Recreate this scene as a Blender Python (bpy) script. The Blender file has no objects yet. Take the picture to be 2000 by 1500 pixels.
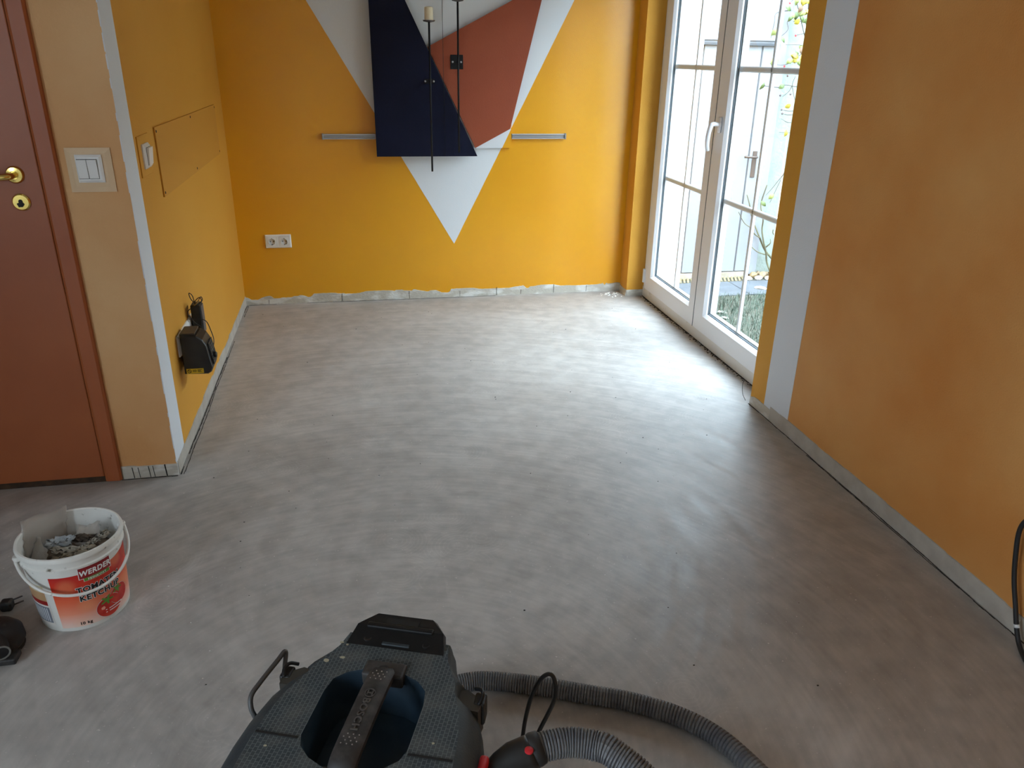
import bpy, bmesh, math, random
from mathutils import Vector, Matrix
random.seed(7)
S = bpy.context.scene
COL = S.collection
PI = math.pi
# ------------------------------------------------------------------ camera
cam_d = bpy.data.cameras.new('camera'); cam = bpy.data.objects.new('camera', cam_d); COL.objects.link(cam)
cam_d.sensor_fit = 'HORIZONTAL'; cam_d.sensor_width = 36.0
cam_d.lens = 1513.18 / 2000.0 * 36.0
cam_d.clip_start = 0.02; cam_d.clip_end = 200
RX = (0.98108029, -0.06043411, 0.18392713)      # room X axis seen in camera space (right, down, forward)
RY = (-0.19291468, -0.38510765, 0.90248325)
RZ = (0.01629097, -0.92089077, -0.38948015)
cam.matrix_world = Matrix(((RX[0], -RX[1], -RX[2], 0.0),
                           (RY[0], -RY[1], -RY[2], 0.0),
                           (RZ[0], -RZ[1], -RZ[2], 1.43),
                           (0, 0, 0, 1)))
S.camera = cam
# ------------------------------------------------------------------ sky and exposure
world = bpy.data.worlds.new('sky'); S.world = world; world.use_nodes = True
wn = world.node_tree; wn.nodes.clear()
wo = wn.nodes.new('ShaderNodeOutputWorld'); wb = wn.nodes.new('ShaderNodeBackground')
wg = wn.nodes.new('ShaderNodeTexGradient'); wc = wn.nodes.new('ShaderNodeTexCoord')
wr = wn.nodes.new('ShaderNodeValToRGB'); ws = wn.nodes.new('ShaderNodeSeparateXYZ')
wn.links.new(wc.outputs['Generated'], ws.inputs[0]); wn.links.new(ws.outputs['Z'], wr.inputs[0])
wr.color_ramp.elements[0].color = (0.237, 0.289, 0.34, 1); wr.color_ramp.elements[0].position = 0.0   # overcast: zenith about three times the horizon
wr.color_ramp.elements[1].color = (0.695, 0.845, 1.0, 1); wr.color_ramp.elements[1].position = 1.0
wn.links.new(wr.outputs[0], wb.inputs[0]); wb.inputs[1].default_value = 31.5
wn.links.new(wb.outputs[0], wo.inputs[0])
S.view_settings.view_transform = 'Standard'; S.view_settings.look = 'None'
S.view_settings.gamma = 1.0; S.view_settings.use_curve_mapping = False
S.view_settings.exposure = 0.03
try:
    S.cycles.use_denoising = True; S.cycles.max_bounces = 7; S.cycles.diffuse_bounces = 3; S.cycles.glossy_bounces = 3
    S.cycles.use_adaptive_sampling = True; S.cycles.adaptive_threshold = .1; S.cycles.adaptive_min_samples = 16
    S.cycles.transparent_max_bounces = 8; S.cycles.caustics_reflective = False; S.cycles.caustics_refractive = False
    S.cycles.sample_clamp_indirect = 8.0
except Exception:
    pass

def portal(name, loc, rot, sx, sy):                # guides sky light through a real opening, emits nothing itself
    l = bpy.data.lights.new(name, 'AREA'); l.shape = 'RECTANGLE'; l.size = sx; l.size_y = sy
    l.cycles.is_portal = True
    o = bpy.data.objects.new(name, l); o.location = loc; o.rotation_euler = rot; COL.objects.link(o)
portal('window_portal', (2.06, 3.79, 1.09), (0, math.radians(90), 0), 2.16, 1.70)
portal('side_window_portal', (-2.42, -.9, 1.4), (0, math.radians(-90), 0), 1.45, 1.45)

# ------------------------------------------------------------------ materials
def srgb(r, g, b):
    f = lambda c: (c / 255 / 12.92) if c / 255 <= .04045 else ((c / 255 + .055) / 1.055) ** 2.4
    return (f(r), f(g), f(b), 1)
MATS = {}
def mat(name, col, rough=.6, col2=None, scale=5.0, detail=4.0, lo=.35, hi=.65, bump=0.0, bscale=80.0, metal=0.0, spec=.5, stretch=None, coat=0.0):
    """principled material with optional two-tone noise and fine relief"""
    if name in MATS: return MATS[name]
    m = bpy.data.materials.new(name); m.use_nodes = True; nt = m.node_tree
    p = nt.nodes['Principled BSDF']
    p.inputs['Roughness'].default_value = rough; p.inputs['Metallic'].default_value = metal
    p.inputs['Specular IOR Level'].default_value = spec
    p.inputs['Coat Weight'].default_value = coat
    p.inputs['Base Color'].default_value = srgb(*col)
    tc = nt.nodes.new('ShaderNodeTexCoord'); src = tc.outputs['Object']
    if stretch:
        mp = nt.nodes.new('ShaderNodeMapping'); mp.inputs['Scale'].default_value = stretch
        nt.links.new(src, mp.inputs[0]); src = mp.outputs[0]
    if col2:
        n = nt.nodes.new('ShaderNodeTexNoise'); n.inputs['Scale'].default_value = scale; n.inputs['Detail'].default_value = detail
        r = nt.nodes.new('ShaderNodeValToRGB')
        r.color_ramp.elements[0].position = lo; r.color_ramp.elements[1].position = hi
        r.color_ramp.elements[0].color = srgb(*col); r.color_ramp.elements[1].color = srgb(*col2)
        nt.links.new(src, n.inputs[0]); nt.links.new(n.outputs[0], r.inputs[0]); nt.links.new(r.outputs[0], p.inputs['Base Color'])
    if bump:
        n2 = nt.nodes.new('ShaderNodeTexNoise'); n2.inputs['Scale'].default_value = bscale; n2.inputs['Detail'].default_value = 1
        b = nt.nodes.new('ShaderNodeBump'); b.inputs['Strength'].default_value = bump; b.inputs['Distance'].default_value = .004
        nt.links.new(src, n2.inputs[0]); nt.links.new(n2.outputs[0], b.inputs['Height']); nt.links.new(b.outputs[0], p.inputs['Normal'])
    MATS[name] = m
    return m

M_back = mat('paint_golden', (238, 168, 16), .34, (234, 160, 12), 1.5, bump=.12, bscale=220, spec=.7)
M_left = mat('paint_ochre', (220, 158, 56), .75, (216, 152, 48), 1.5, bump=.25, bscale=220)
M_white = mat('paint_white', (224, 226, 230), .8, bump=.2, bscale=220)
M_tri = mat('paint_triangle', (228, 230, 232), .4, bump=.12, bscale=220)
M_glaze = mat('glaze_orange', (220, 160, 92), .7, (204, 130, 58), 1.9, 7, .3, .72, bump=.2, bscale=160)
M_glaze2 = mat('glaze_peach', (232, 186, 132), .7, (218, 158, 98), 2.2, 6, .3, .72, bump=.2, bscale=160)
M_ceil = mat('ceiling_white', (235, 233, 228), .9)
M_plaster = mat('raw_plaster', (196, 188, 174), .9, (226, 222, 214), 9, 6, .48, .62, bump=.6, bscale=60, stretch=(1, 1, 2.5))
M_plasterg = mat('grey_plaster', (176, 166, 154), .9, (188, 180, 168), 12, 5, .4, .6, bump=.4, bscale=60)
M_gap = mat('joint_dark', (46, 42, 38), .9)
M_door = mat('door_veneer', (168, 92, 48), .42, (160, 84, 42), 3, bump=.05)
M_doorf = mat('door_casing', (172, 94, 50), .45, (164, 86, 44), 3)
M_brass = mat('polished_brass', (236, 208, 120), .18, metal=1.0)
M_dark = mat('dark_slot', (18, 15, 13), .7)
M_black = mat('black_plastic', (22, 21, 21), .45, (34, 32, 30), 30, bump=.1)
M_pvc = mat('white_pvc', (238, 238, 240), .32)
M_pvcd = mat('sill_pvc', (226, 222, 214), .45, (200, 192, 178), 14, 5, .62, .8)
M_gasket = mat('rubber_gasket', (104, 114, 120), .6)
M_alu = mat('brushed_aluminium', (204, 204, 206), .4, metal=.25)
M_sw = mat('white_switch', (240, 238, 234), .35)
M_clear = mat('clear_switch_frame', (232, 200, 160), .15, coat=.6)
M_blue = mat('navy_board', (22, 25, 48), .8, (16, 18, 38), 3, 8, bump=.1, bscale=150, spec=.2)
M_red = mat('rust_red_board', (156, 72, 38), .6, (148, 64, 32), 2.5, bump=.15, bscale=200)
M_iron = mat('wrought_iron', (24, 24, 26), .5, metal=.4)
M_pan = mat('candle_pan_iron', (96, 90, 90), .4, metal=.7)
M_wax = mat('cream_wax', (236, 220, 184), .5, (244, 234, 208), 20)
M_edge = mat('board_edge', (196, 190, 180), .7)

def glass_mat():
    m = bpy.data.materials.new('window_glass'); m.use_nodes = True; nt = m.node_tree; nt.nodes.clear()
    o = nt.nodes.new('ShaderNodeOutputMaterial'); mx = nt.nodes.new('ShaderNodeMixShader')
    t = nt.nodes.new('ShaderNodeBsdfTransparent'); g = nt.nodes.new('ShaderNodeBsdfGlossy'); fr = nt.nodes.new('ShaderNodeFresnel')
    t.inputs[0].default_value = (.93, .96, .96, 1); g.inputs['Roughness'].default_value = .01; fr.inputs[0].default_value = 1.35
    ge = nt.nodes.new('ShaderNodeNewGeometry'); iv = nt.nodes.new('ShaderNodeMath'); iv.operation = 'SUBTRACT'; iv.inputs[0].default_value = 1.0
    mu = nt.nodes.new('ShaderNodeMath'); mu.operation = 'MULTIPLY'                   # one reflecting face per pane
    nt.links.new(ge.outputs['Backfacing'], iv.inputs[1]); nt.links.new(iv.outputs[0], mu.inputs[0]); nt.links.new(fr.outputs[0], mu.inputs[1])
    nt.links.new(mu.outputs[0], mx.inputs[0]); nt.links.new(t.outputs[0], mx.inputs[1]); nt.links.new(g.outputs[0], mx.inputs[2])
    nt.links.new(mx.outputs[0], o.inputs[0]); return m
M_glass = glass_mat()

def floor_mat():
    m = bpy.data.materials.new('ground_screed'); m.use_nodes = True; nt = m.node_tree; L = nt.links.new; N = nt.nodes.new
    p = nt.nodes['Principled BSDF']; tc = N('ShaderNodeTexCoord')
    def noise(scale, detail, vec, dist=0.0):
        n = N('ShaderNodeTexNoise'); n.inputs['Scale'].default_value = scale; n.inputs['Detail'].default_value = detail
        n.inputs['Distortion'].default_value = dist; L(vec, n.inputs[0]); return n.outputs[0]
    def ramp(v, stops):
        r = N('ShaderNodeValToRGB'); e = r.color_ramp.elements
        e[0].position, e[0].color = stops[0]; e[1].position, e[1].color = stops[1]
        for s in stops[2:]:
            k = e.new(s[0]); k.color = s[1]
        L(v, r.inputs[0]); return r.outputs[0]
    def mix(f, a, b, mode='MIX'):
        x = N('ShaderNodeMix'); x.data_type = 'RGBA'; x.blend_type = mode
        for s, v in ((0, f), (6, a), (7, b)):
            if hasattr(v, 'is_output'): L(v, x.inputs[s])
            else: x.inputs[s].default_value = v
        return x.outputs[2]
    g = lambda v: (v, v, v, 1)
    obj = tc.outputs['Object']
    base = ramp(noise(1.3, 5, obj), [(.30, srgb(164, 157, 150)), (.72, srgb(190, 184, 178))])
    fine = ramp(noise(14, 4, obj), [(.36, g(.84)), (.62, g(1.06))])
    c = mix(.8, base, fine, 'MULTIPLY')
    # wide trowel arcs left by the grinder, swept about a standing spot
    hs = []; wobble = noise(1.1, 2, obj)
    for cx, cy, rs, an_s, wb_ in ((.5, .9, 24.0, 3.0, .16), (.3, .2, 58.0, 5.0, .10)):
        mp = N('ShaderNodeMapping'); mp.inputs['Location'].default_value = (-cx, -cy, 0); L(obj, mp.inputs[0])
        gr = N('ShaderNodeVectorMath'); gr.operation = 'LENGTH'; L(mp.outputs[0], gr.inputs[0])
        ad = N('ShaderNodeMath'); ad.operation = 'MULTIPLY_ADD'; L(wobble, ad.inputs[0]); ad.inputs[1].default_value = wb_; L(gr.outputs['Value'], ad.inputs[2])
        at = N('ShaderNodeSeparateXYZ'); L(mp.outputs[0], at.inputs[0])
        an = N('ShaderNodeMath'); an.operation = 'ARCTAN2'; L(at.outputs[0], an.inputs[0]); L(at.outputs[1], an.inputs[1])
        cb = N('ShaderNodeCombineXYZ'); L(ad.outputs[0], cb.inputs[0]); L(an.outputs[0], cb.inputs[1])
        m2 = N('ShaderNodeMapping'); m2.inputs['Scale'].default_value = (rs, an_s, 1); L(cb.outputs[0], m2.inputs[0])
        hs.append(noise(1.0, 5, m2.outputs[0]))
    a1 = ramp(hs[0], [(.32, g(.80)), (.68, g(1.10))]); c = mix(.5, c, a1, 'MULTIPLY')
    a2 = ramp(hs[1], [(.32, g(.82)), (.68, g(1.08))]); c = mix(.55, c, a2, 'MULTIPLY')
    # small ripple marks of the grinding disc in patches
    vo = N('ShaderNodeTexVoronoi'); vo.inputs['Scale'].default_value = 7.0; L(obj, vo.inputs[0])
    sn = N('ShaderNodeMath'); sn.operation = 'MULTIPLY'; L(vo.outputs['Distance'], sn.inputs[0]); sn.inputs[1].default_value = 75.0
    s2 = N('ShaderNodeMath'); s2.operation = 'SINE'; L(sn.outputs[0], s2.inputs[0])
    pm = ramp(noise(3.1, 1, obj), [(.52, g(0)), (.66, g(1))])
    rp_ = N('ShaderNodeMath'); rp_.operation = 'MULTIPLY'; L(s2.outputs[0], rp_.inputs[0]); L(pm, rp_.inputs[1])
    rc = ramp(rp_.outputs[0], [(.2, g(1.0)), (.95, g(1.10))]); c = mix(.6, c, rc, 'MULTIPLY')
    # chalky dust speckle
    sp = ramp(noise(130, 2, obj), [(.70, g(0)), (.78, g(1))])
    c = mix(sp, c, srgb(206, 200, 194))
    L(c, p.inputs['Base Color'])
    rr = N('ShaderNodeMapRange'); L(hs[0], rr.inputs[0]); rr.inputs[1].default_value = .3; rr.inputs[2].default_value = .7
    rr.inputs[3].default_value = .46; rr.inputs[4].default_value = .60; L(rr.outputs[0], p.inputs['Roughness'])
    p.inputs['Specular IOR Level'].default_value = .75
    b = N('ShaderNodeBump'); b.inputs['Strength'].default_value = .3; b.inputs['Distance'].default_value = .002
    hgt = noise(38, 3, obj)
    L(hgt, b.inputs['Height']); L(b.outputs[0], p.inputs['Normal'])
    return m
M_floor = floor_mat()

# ------------------------------------------------------------------ helpers
ORG = {}
def tag(o, label=None, cat=None, group=None, kind=None):
    if label: o['label'] = label
    if cat: o['category'] = cat
    if group: o['group'] = group
    if kind: o['kind'] = kind
    return o
def empty(name, loc=(0, 0, 0), rz=0.0, local=False, parent=None):
    o = bpy.data.objects.new(name, None); COL.objects.link(o); o.empty_display_size = .05
    if parent is not None:
        o.parent = parent; o.location = Vector(loc) - ORG[parent]; ORG[o] = Vector(loc)
    else:
        o.location = loc; o.rotation_euler = (0, 0, rz); ORG[o] = Vector((0, 0, 0)) if local else Vector(loc)
    return o
def thing(name, label, cat, loc=(0, 0, 0), rz=0.0, group=None, local=False):
    return tag(empty(name, loc, rz, local), label, cat, group)
def mk(name, verts, faces, m, parent=None, origin=None, smooth=False):
    """one mesh object; coordinates are room coordinates (or local ones under a 'local' parent)"""
    me = bpy.data.meshes.new(name)
    base = ORG[parent] if parent is not None else Vector((0, 0, 0))
    org = Vector(origin) if origin is not None else (base if parent is not None else None)
    if org is None:
        xs = [v[0] for v in verts]; ys = [v[1] for v in verts]; zs = [v[2] for v in verts]
        org = Vector(((min(xs) + max(xs)) / 2, (min(ys) + max(ys)) / 2, min(zs)))
    me.from_pydata([tuple(Vector(v) - org) for v in verts], [], faces)
    bm = bmesh.new(); bm.from_mesh(me); bmesh.ops.recalc_face_normals(bm, faces=bm.faces); bm.to_mesh(me); bm.free()
    if smooth:
        for p in me.polygons: p.use_smooth = True
    if m: me.materials.append(m)
    o = bpy.data.objects.new(name, me); COL.objects.link(o)
    if parent is not None: o.parent = parent
    o.location = org - base
    ORG[o] = org
    return o
def boxg(x0, x1, y0, y1, z0, z1, bev=0.0, seg=1):
    if not bev:
        v = [(x, y, z) for z in (z0, z1) for y in (y0, y1) for x in (x0, x1)]
        return v, [(0, 2, 3, 1), (4, 5, 7, 6), (0, 1, 5, 4), (2, 6, 7, 3), (0, 4, 6, 2), (1, 3, 7, 5)]
    bm = bmesh.new(); bmesh.ops.create_cube(bm, size=1.0)
    for v in bm.verts: v.co = ((x0 + x1) / 2 + v.co.x * (x1 - x0), (y0 + y1) / 2 + v.co.y * (y1 - y0), (z0 + z1) / 2 + v.co.z * (z1 - z0))
    bmesh.ops.bevel(bm, geom=list(bm.edges), offset=bev, segments=seg, profile=.5, affect='EDGES')
    bm.verts.ensure_lookup_table(); bm.verts.index_update()
    r = [tuple(v.co) for v in bm.verts], [tuple(v.index for v in f.verts) for f in bm.faces]; bm.free(); return r
def box(name, x0, x1, y0, y1, z0, z1, m, parent=None, bev=0.0, seg=1, smooth=False):
    v, f = boxg(x0, x1, y0, y1, z0, z1, bev, seg); return mk(name, v, f, m, parent, smooth=smooth)
def joinv(*parts):
    V, F = [], []
    for v, f in parts:
        k = len(V); V += list(v); F += [tuple(i + k for i in q) for q in f]
    return V, F
def prismg(poly, d0, d1, axis):
    """extrude a 2-D outline: axis 'y' takes (x,z), 'x' takes (y,z), 'z' takes (x,y)"""
    f3 = {'y': lambda a, b, d: (a, d, b), 'x': lambda a, b, d: (d, a, b), 'z': lambda a, b, d: (a, b, d)}[axis]
    n = len(poly); V = [f3(a, b, d0) for a, b in poly] + [f3(a, b, d1) for a, b in poly]
    F = [tuple(range(n)), tuple(range(2 * n - 1, n - 1, -1))] + [(i, (i + 1) % n, n + (i + 1) % n, n + i) for i in range(n)]
    return V, F
def prism(name, poly, d0, d1, axis, m, parent=None):
    v, f = prismg(poly, d0, d1, axis); return mk(name, v, f, m, parent)
def catmull(P, n):
    P = [Vector(p) for p in P]; Q = [P[0] * 2 - P[1]] + P + [P[-1] * 2 - P[-2]]; out = []
    for i in range(1, len(Q) - 2):
        a, b, c, d = Q[i - 1:i + 3]
        for k in range(n):
            t = k / n
            out.append(.5 * ((2 * b) + (c - a) * t + (2 * a - 5 * b + 4 * c - d) * t * t + (3 * b - a - 3 * c + d) * t ** 3))
    out.append(P[-1]); return out
def even(pts, step):
    out = [pts[0]]; acc = 0.0
    for a, b in zip(pts, pts[1:]):
        L = (b - a).length; t = step - acc
        while t <= L:
            out.append(a.lerp(b, t / L)); t += step
        acc = (acc + L) % step if L else acc
    return out
def tubeg(pts, rad, seg=8, caps=True):
    pts = [Vector(p) for p in pts]; n = len(pts)
    T = [(pts[min(i + 1, n - 1)] - pts[max(i - 1, 0)]).normalized() for i in range(n)]
    up = Vector((0, 0, 1)) if abs(T[0].z) < .9 else Vector((1, 0, 0))
    nrm = (up - T[0] * up.dot(T[0])).normalized(); V = []
    for i in range(n):
        nrm = (nrm - T[i] * nrm.dot(T[i])).normalized(); bi = T[i].cross(nrm)
        r = rad[i] if isinstance(rad, (list, tuple)) else rad
        for k in range(seg):
            a = 2 * PI * k / seg; V.append(tuple(pts[i] + nrm * (r * math.cos(a)) + bi * (r * math.sin(a))))
    F = [(i * seg + k, i * seg + (k + 1) % seg, (i + 1) * seg + (k + 1) % seg, (i + 1) * seg + k) for i in range(n - 1) for k in range(seg)]
    if caps: F += [tuple(range(seg)), tuple(range((n - 1) * seg, n * seg))]
    return V, F
def tube(name, pts, rad, m, parent=None, seg=8, smooth_n=0):
    if smooth_n: pts = catmull(pts, smooth_n)
    v, f = tubeg(pts, rad, seg); return mk(name, v, f, m, parent, smooth=True)
def latheg(prof, c, axis='z', seg=32, closed=False):
    """prof: (radius, offset along axis)"""
    V = []
    for r, h in prof:
        for k in range(seg):
            a = 2 * PI * k / seg; p, q = r * math.cos(a), r * math.sin(a)
            V.append({'z': (c[0] + p, c[1] + q, c[2] + h), 'y': (c[0] + p, c[1] + h, c[2] + q), 'x': (c[0] + h, c[1] + p, c[2] + q)}[axis])
    n = len(prof)
    F = [(i * seg + k, i * seg + (k + 1) % seg, (i + 1) * seg + (k + 1) % seg, (i + 1) * seg + k) for i in range(n - 1) for k in range(seg)]
    if closed: F += [tuple(range(seg)), tuple(range((n - 1) * seg, n * seg))]
    return V, F
def lathe(name, prof, c, m, parent=None, axis='z', seg=32, closed=True, smooth=True):
    v, f = latheg(prof, c, axis, seg, closed); o = mk(name, v, f, m, parent)
    if smooth: auto(o)
    return o
def auto(o, ang=40):
    me = o.data
    for p in me.polygons: p.use_smooth = True
    bm = bmesh.new(); bm.from_mesh(me)
    for e in bm.edges:
        e.smooth = not (len(e.link_faces) == 2 and e.calc_face_angle(0) > math.radians(ang))
    bm.to_mesh(me); bm.free()
def textg(s, size, extrude=0.0, bold=0.0):
    cu = bpy.data.curves.new('lettering', 'FONT'); cu.body = s; cu.size = size; cu.extrude = extrude; cu.offset = bold
    cu.space_character = 1.1; cu.align_x = 'CENTER'; cu.resolution_u = 3
    o = bpy.data.objects.new('lettering', cu); COL.objects.link(o)
    dg = bpy.context.evaluated_depsgraph_get(); dg.update()
    me = bpy.data.meshes.new_from_object(o.evaluated_get(dg))
    V = [tuple(v.co) for v in me.vertices]; F = [tuple(p.vertices) for p in me.polygons]
    bpy.data.objects.remove(o); bpy.data.curves.remove(cu); bpy.data.meshes.remove(me)
    return V, F
struct = lambda o: tag(o, kind='structure')

# ------------------------------------------------------------------ room shell
XL, XR, XW, YB, YD = -.696, 1.697, 1.811, 4.781, 2.667
Y0, Y1, WT = 2.925, 4.65, 2.17                   # window opening along Y, its top
CZ, REAR, XO = 2.45, -2.6, -2.4
struct(box('floor', XO - .2, 1.98, REAR - .2, YB + .2, -.12, 0, M_floor))
struct(box('ceiling', XO - .2, 2.06, REAR - .2, YB + .3, CZ, CZ + .15, M_ceil))
wall_back = struct(box('wall_back', XL - .2, 2.06, YB, YB + .3, 0, CZ, M_back))
wall_left = struct(box('wall_left', XL - .2, XL, YD + .13, YB, 0, CZ, M_left))
wall_right = struct(mk('wall_right', *joinv(boxg(XR, 2.06, REAR, Y0, 0, CZ), boxg(XR, 2.06, Y0, Y1, WT, CZ)), M_glaze))
wall_reveal = struct(box('wall_reveal', XR, XW + .04, Y1, YB, 0, CZ, M_left)); struct(box('wall_outer', XW + .04, 2.06, Y1, YB, 0, CZ, M_ceil))
wall_door = struct(mk('wall_door', *joinv(boxg(-.887, XL, YD, YD + .13, 0, CZ), boxg(-1.80, -.887, YD, YD + .13, 2.03, CZ), boxg(XO, -1.80, YD, YD + .13, 0, CZ)), M_glaze2))
struct(mk('wall_far_left', *joinv(boxg(XO - .2, XO, REAR, -1.6, 0, CZ), boxg(XO - .2, XO, -.2, YD + .13, 0, CZ), boxg(XO - .2, XO, -1.6, -.2, 0, .70), boxg(XO - .2, XO, -1.6, -.2, 2.1, CZ)), M_ceil))
struct(box('wall_rear', XO, XR, REAR - .2, REAR, 0, CZ, M_ceil))

# painted fields, each a skin of paint on its wall
def skin(name, poly, d0, d1, axis, m, parent, wob=.0005, step=.03):
    """flat painted field with slightly hand-cut edges"""
    P = []
    n = len(poly)
    for i in range(n):
        a, b = Vector(poly[i]), Vector(poly[(i + 1) % n]); L = (b - a).length; k = max(1, int(L / step))
        for j in range(k):
            p = a.lerp(b, j / k)
            if j: p += Vector((random.uniform(-wob, wob), random.uniform(-wob, wob)))
            P.append((p.x, p.y))
    return prism(name, P, d0, d1, axis, m, parent)
skin('painted_triangle', [(.589, .345), (1.60, 2.32), (-.565, 2.32)], YB - .0012, YB + .002, 'y', M_tri, wall_back, .0004)
skin('white_stripe', [(YD, 0), (YD + .143, 0), (YD + .143, CZ), (YD, CZ)], XL - .002, XL + .0012, 'x', M_white, wall_left)
skin('yellow_stripe', [(Y0 - .118, 0), (Y0, 0), (Y0, CZ), (Y0 - .118, CZ)], XR + .002, XR - .0012, 'x', M_left, wall_right)
skin('white_stripe', [(2.612, 0), (Y0 - .118, 0), (Y0 - .118, CZ), (2.612, CZ)], XR + .002, XR - .0014, 'x', M_white, wall_right)

# bare plaster bands where the skirting boards were pulled off
def band(name, p0, p1, inward, h, rag, m, step=.012, thick=.004, seed=0):
    rnd = random.Random(seed); a, b = Vector((*p0, 0)), Vector((*p1, 0)); L = (b - a).length; n = int(L / step); inn = Vector((*inward, 0)) * thick
    V = []; cur = h; goal = h
    for i in range(n + 1):
        if rnd.random() < .16: goal = h + rnd.uniform(-rag, rag)
        cur += (goal - cur) * rnd.choice((.2, .35, .9)); hh = max(.012, cur + rnd.uniform(-.06, .06) * rag)
        q = a.lerp(b, i / n); V += [q, q + inn, q + inn * .8 + Vector((0, 0, hh)), q + Vector((0, 0, hh + .001))]
    F = [(4 * i + k, 4 * i + (k + 1) % 4, 4 * i + 4 + (k + 1) % 4, 4 * i + 4 + k) for i in range(n) for k in range(4)]
    F += [(0, 1, 2, 3), tuple(4 * n + k for k in range(4))]
    return struct(mk(name, [tuple(v) for v in V], F, m))
bb = band('baseboard_back', (XL, YB), (XR, YB), (0, -1), .046, .016, M_plaster, seed=3)
bl = band('baseboard_left', (XL, YD + .01), (XL, YB), (1, 0), .050, .005, M_plasterg, seed=4)
bd = band('baseboard_door', (-.887, YD), (XL + .003, YD), (0, -1), .050, .007, M_plaster, seed=5)
br = band('baseboard_right', (XR, REAR), (XR, 2.75), (-1, 0), .062, .003, M_plasterg, seed=6)
br2 = band('baseboard_jamb', (XR, 2.75), (XR, Y0), (-1, 0), .048, .012, M_plaster, seed=8)
brv = band('baseboard_reveal', (XR, Y1), (XW, Y1), (0, -1), .040, .008, M_plaster, seed=9)
brs = band('baseboard_return', (XR, Y1), (XR, YB), (-1, 0), .040, .010, M_plaster, seed=10)
for x, zt, lean in ((-.56, .03, .002), (-.12, .05, .003), (.30, .052, -.002), (.62, .04, .001), (.86, .055, .001), (1.02, .034, .002), (1.24, .06, 0), (1.46, .045, .003)):
    mk('crack', *prismg([(x, .004), (x + .002, .004), (x + .002 + lean, zt), (x + lean, zt)], YB - .0052, YB - .002, 'y'), M_gap, bb)
for x, zt, w in ((-.845, .045, .002), (-.825, .043, .0015), (-.79, .046, .002), (-.775, .046, .0015), (-.735, .048, .004)):
    mk('crack', *prismg([(x, .002), (x + w, .002), (x + w - .003, zt), (x - .003, zt)], YD - .0052, YD - .002, 'y'), M_gap, bd)
# open edge joints of the screed along the walls
def joint(name, p0, p1, inward, off, w, keep, seed):
    rnd = random.Random(seed); a, b = Vector((*p0, 0)), Vector((*p1, 0)); inn = Vector((*inward, 0)); L = (b - a).length; V, F = [], []
    n = int(L / .02); o2 = 0; on = True
    for i in range(n):
        if rnd.random() < .08: on = rnd.random() < keep
        o2 = max(-.003, min(.003, o2 + rnd.uniform(-.0012, .0012)))
        if not on: continue
        k = len(V); ww = w * rnd.uniform(.5, 1.2)
        for t in (i, i + 1.05):
            q = a.lerp(b, min(1, t / n)); V += [q + inn * (off + o2), q + inn * (off + o2 + ww), q + inn * (off + o2 + ww) + Vector((0, 0, .0012)), q + inn * (off + o2) + Vector((0, 0, .0012))]
        F += [(k, k + 1, k + 5, k + 4), (k + 1, k + 2, k + 6, k + 5), (k + 2, k + 3, k + 7, k + 6), (k + 3, k, k + 4, k + 7)]
    return struct(mk(name, [tuple(v) for v in V], F, M_gap))
joint('trim_1', (XL, YD), (XL, YB - .02), (1, 0), .006, .004, .8, 1)
joint('trim_2', (XL, YD), (XL, YB - .02), (1, 0), .017, .0022, .6, 2)
joint('trim_3', (XR, REAR), (XR, Y0), (-1, 0), .007, .0035, .75, 3)
joint('trim_4', (XR, .8), (XR, Y0), (-1, 0), .014, .0018, .35, 4)
joint('trim_5', (XL + .02, YB), (XR, YB), (0, -1), .006, .003, .5, 5)
joint('trim_6', (-.887, YD), (XL, YD), (0, -1), .006, .004, .9, 6)
joint('trim_7', (XW, Y0), (XW, Y1), (-1, 0), .002, .012, .97, 7)

# ------------------------------------------------------------------ terrace window
def frame_ring(y0, y1, z0, z1, wl, wr, wb, wt, x0, x1, ch=.006):
    """rectangular frame lying in the wall plane with chamfered inner edge, room side at x0"""
    o = [(y0, z0), (y1, z0), (y1, z1), (y0, z1)]; i = [(y0 + wl, z0 + wb), (y1 - wr, z0 + wb), (y1 - wr, z1 - wt), (y0 + wl, z1 - wt)]
    i2 = [(i[0][0] - ch, i[0][1] - ch), (i[1][0] + ch, i[1][1] - ch), (i[2][0] + ch, i[2][1] + ch), (i[3][0] - ch, i[3][1] + ch)]
    rings = [[(x1, *p) for p in o], [(x0 + .003, *p) for p in o], [(x0, a + (.003 if a == y0 else -.003), b + (.003 if b == z0 else -.003)) for a, b in o],
             [(x0, *p) for p in i2], [(x0 + ch, *p) for p in i], [(x1, *p) for p in i]]
    V = [v for r in rings for v in r]; n = len(rings)
    F = [(r * 4 + k, r * 4 + (k + 1) % 4, ((r + 1) % n) * 4 + (k + 1) % 4, ((r + 1) % n) * 4 + k) for r in range(n) for k in range(4)]
    return V, F
win = struct(empty('window_1', (XW + .03, (Y0 + Y1) / 2, 0)))
mk('window_frame', *frame_ring(Y0 + .002, Y1 - .002, 0, WT, .07, .07, .072, .07, XW, XW + .075), M_pvc, win)
box('threshold', XW - .004, XW + .002, Y0 + .004, Y1 - .004, .001, .068, M_pvcd, win, .001)
mid = 3.832
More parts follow.
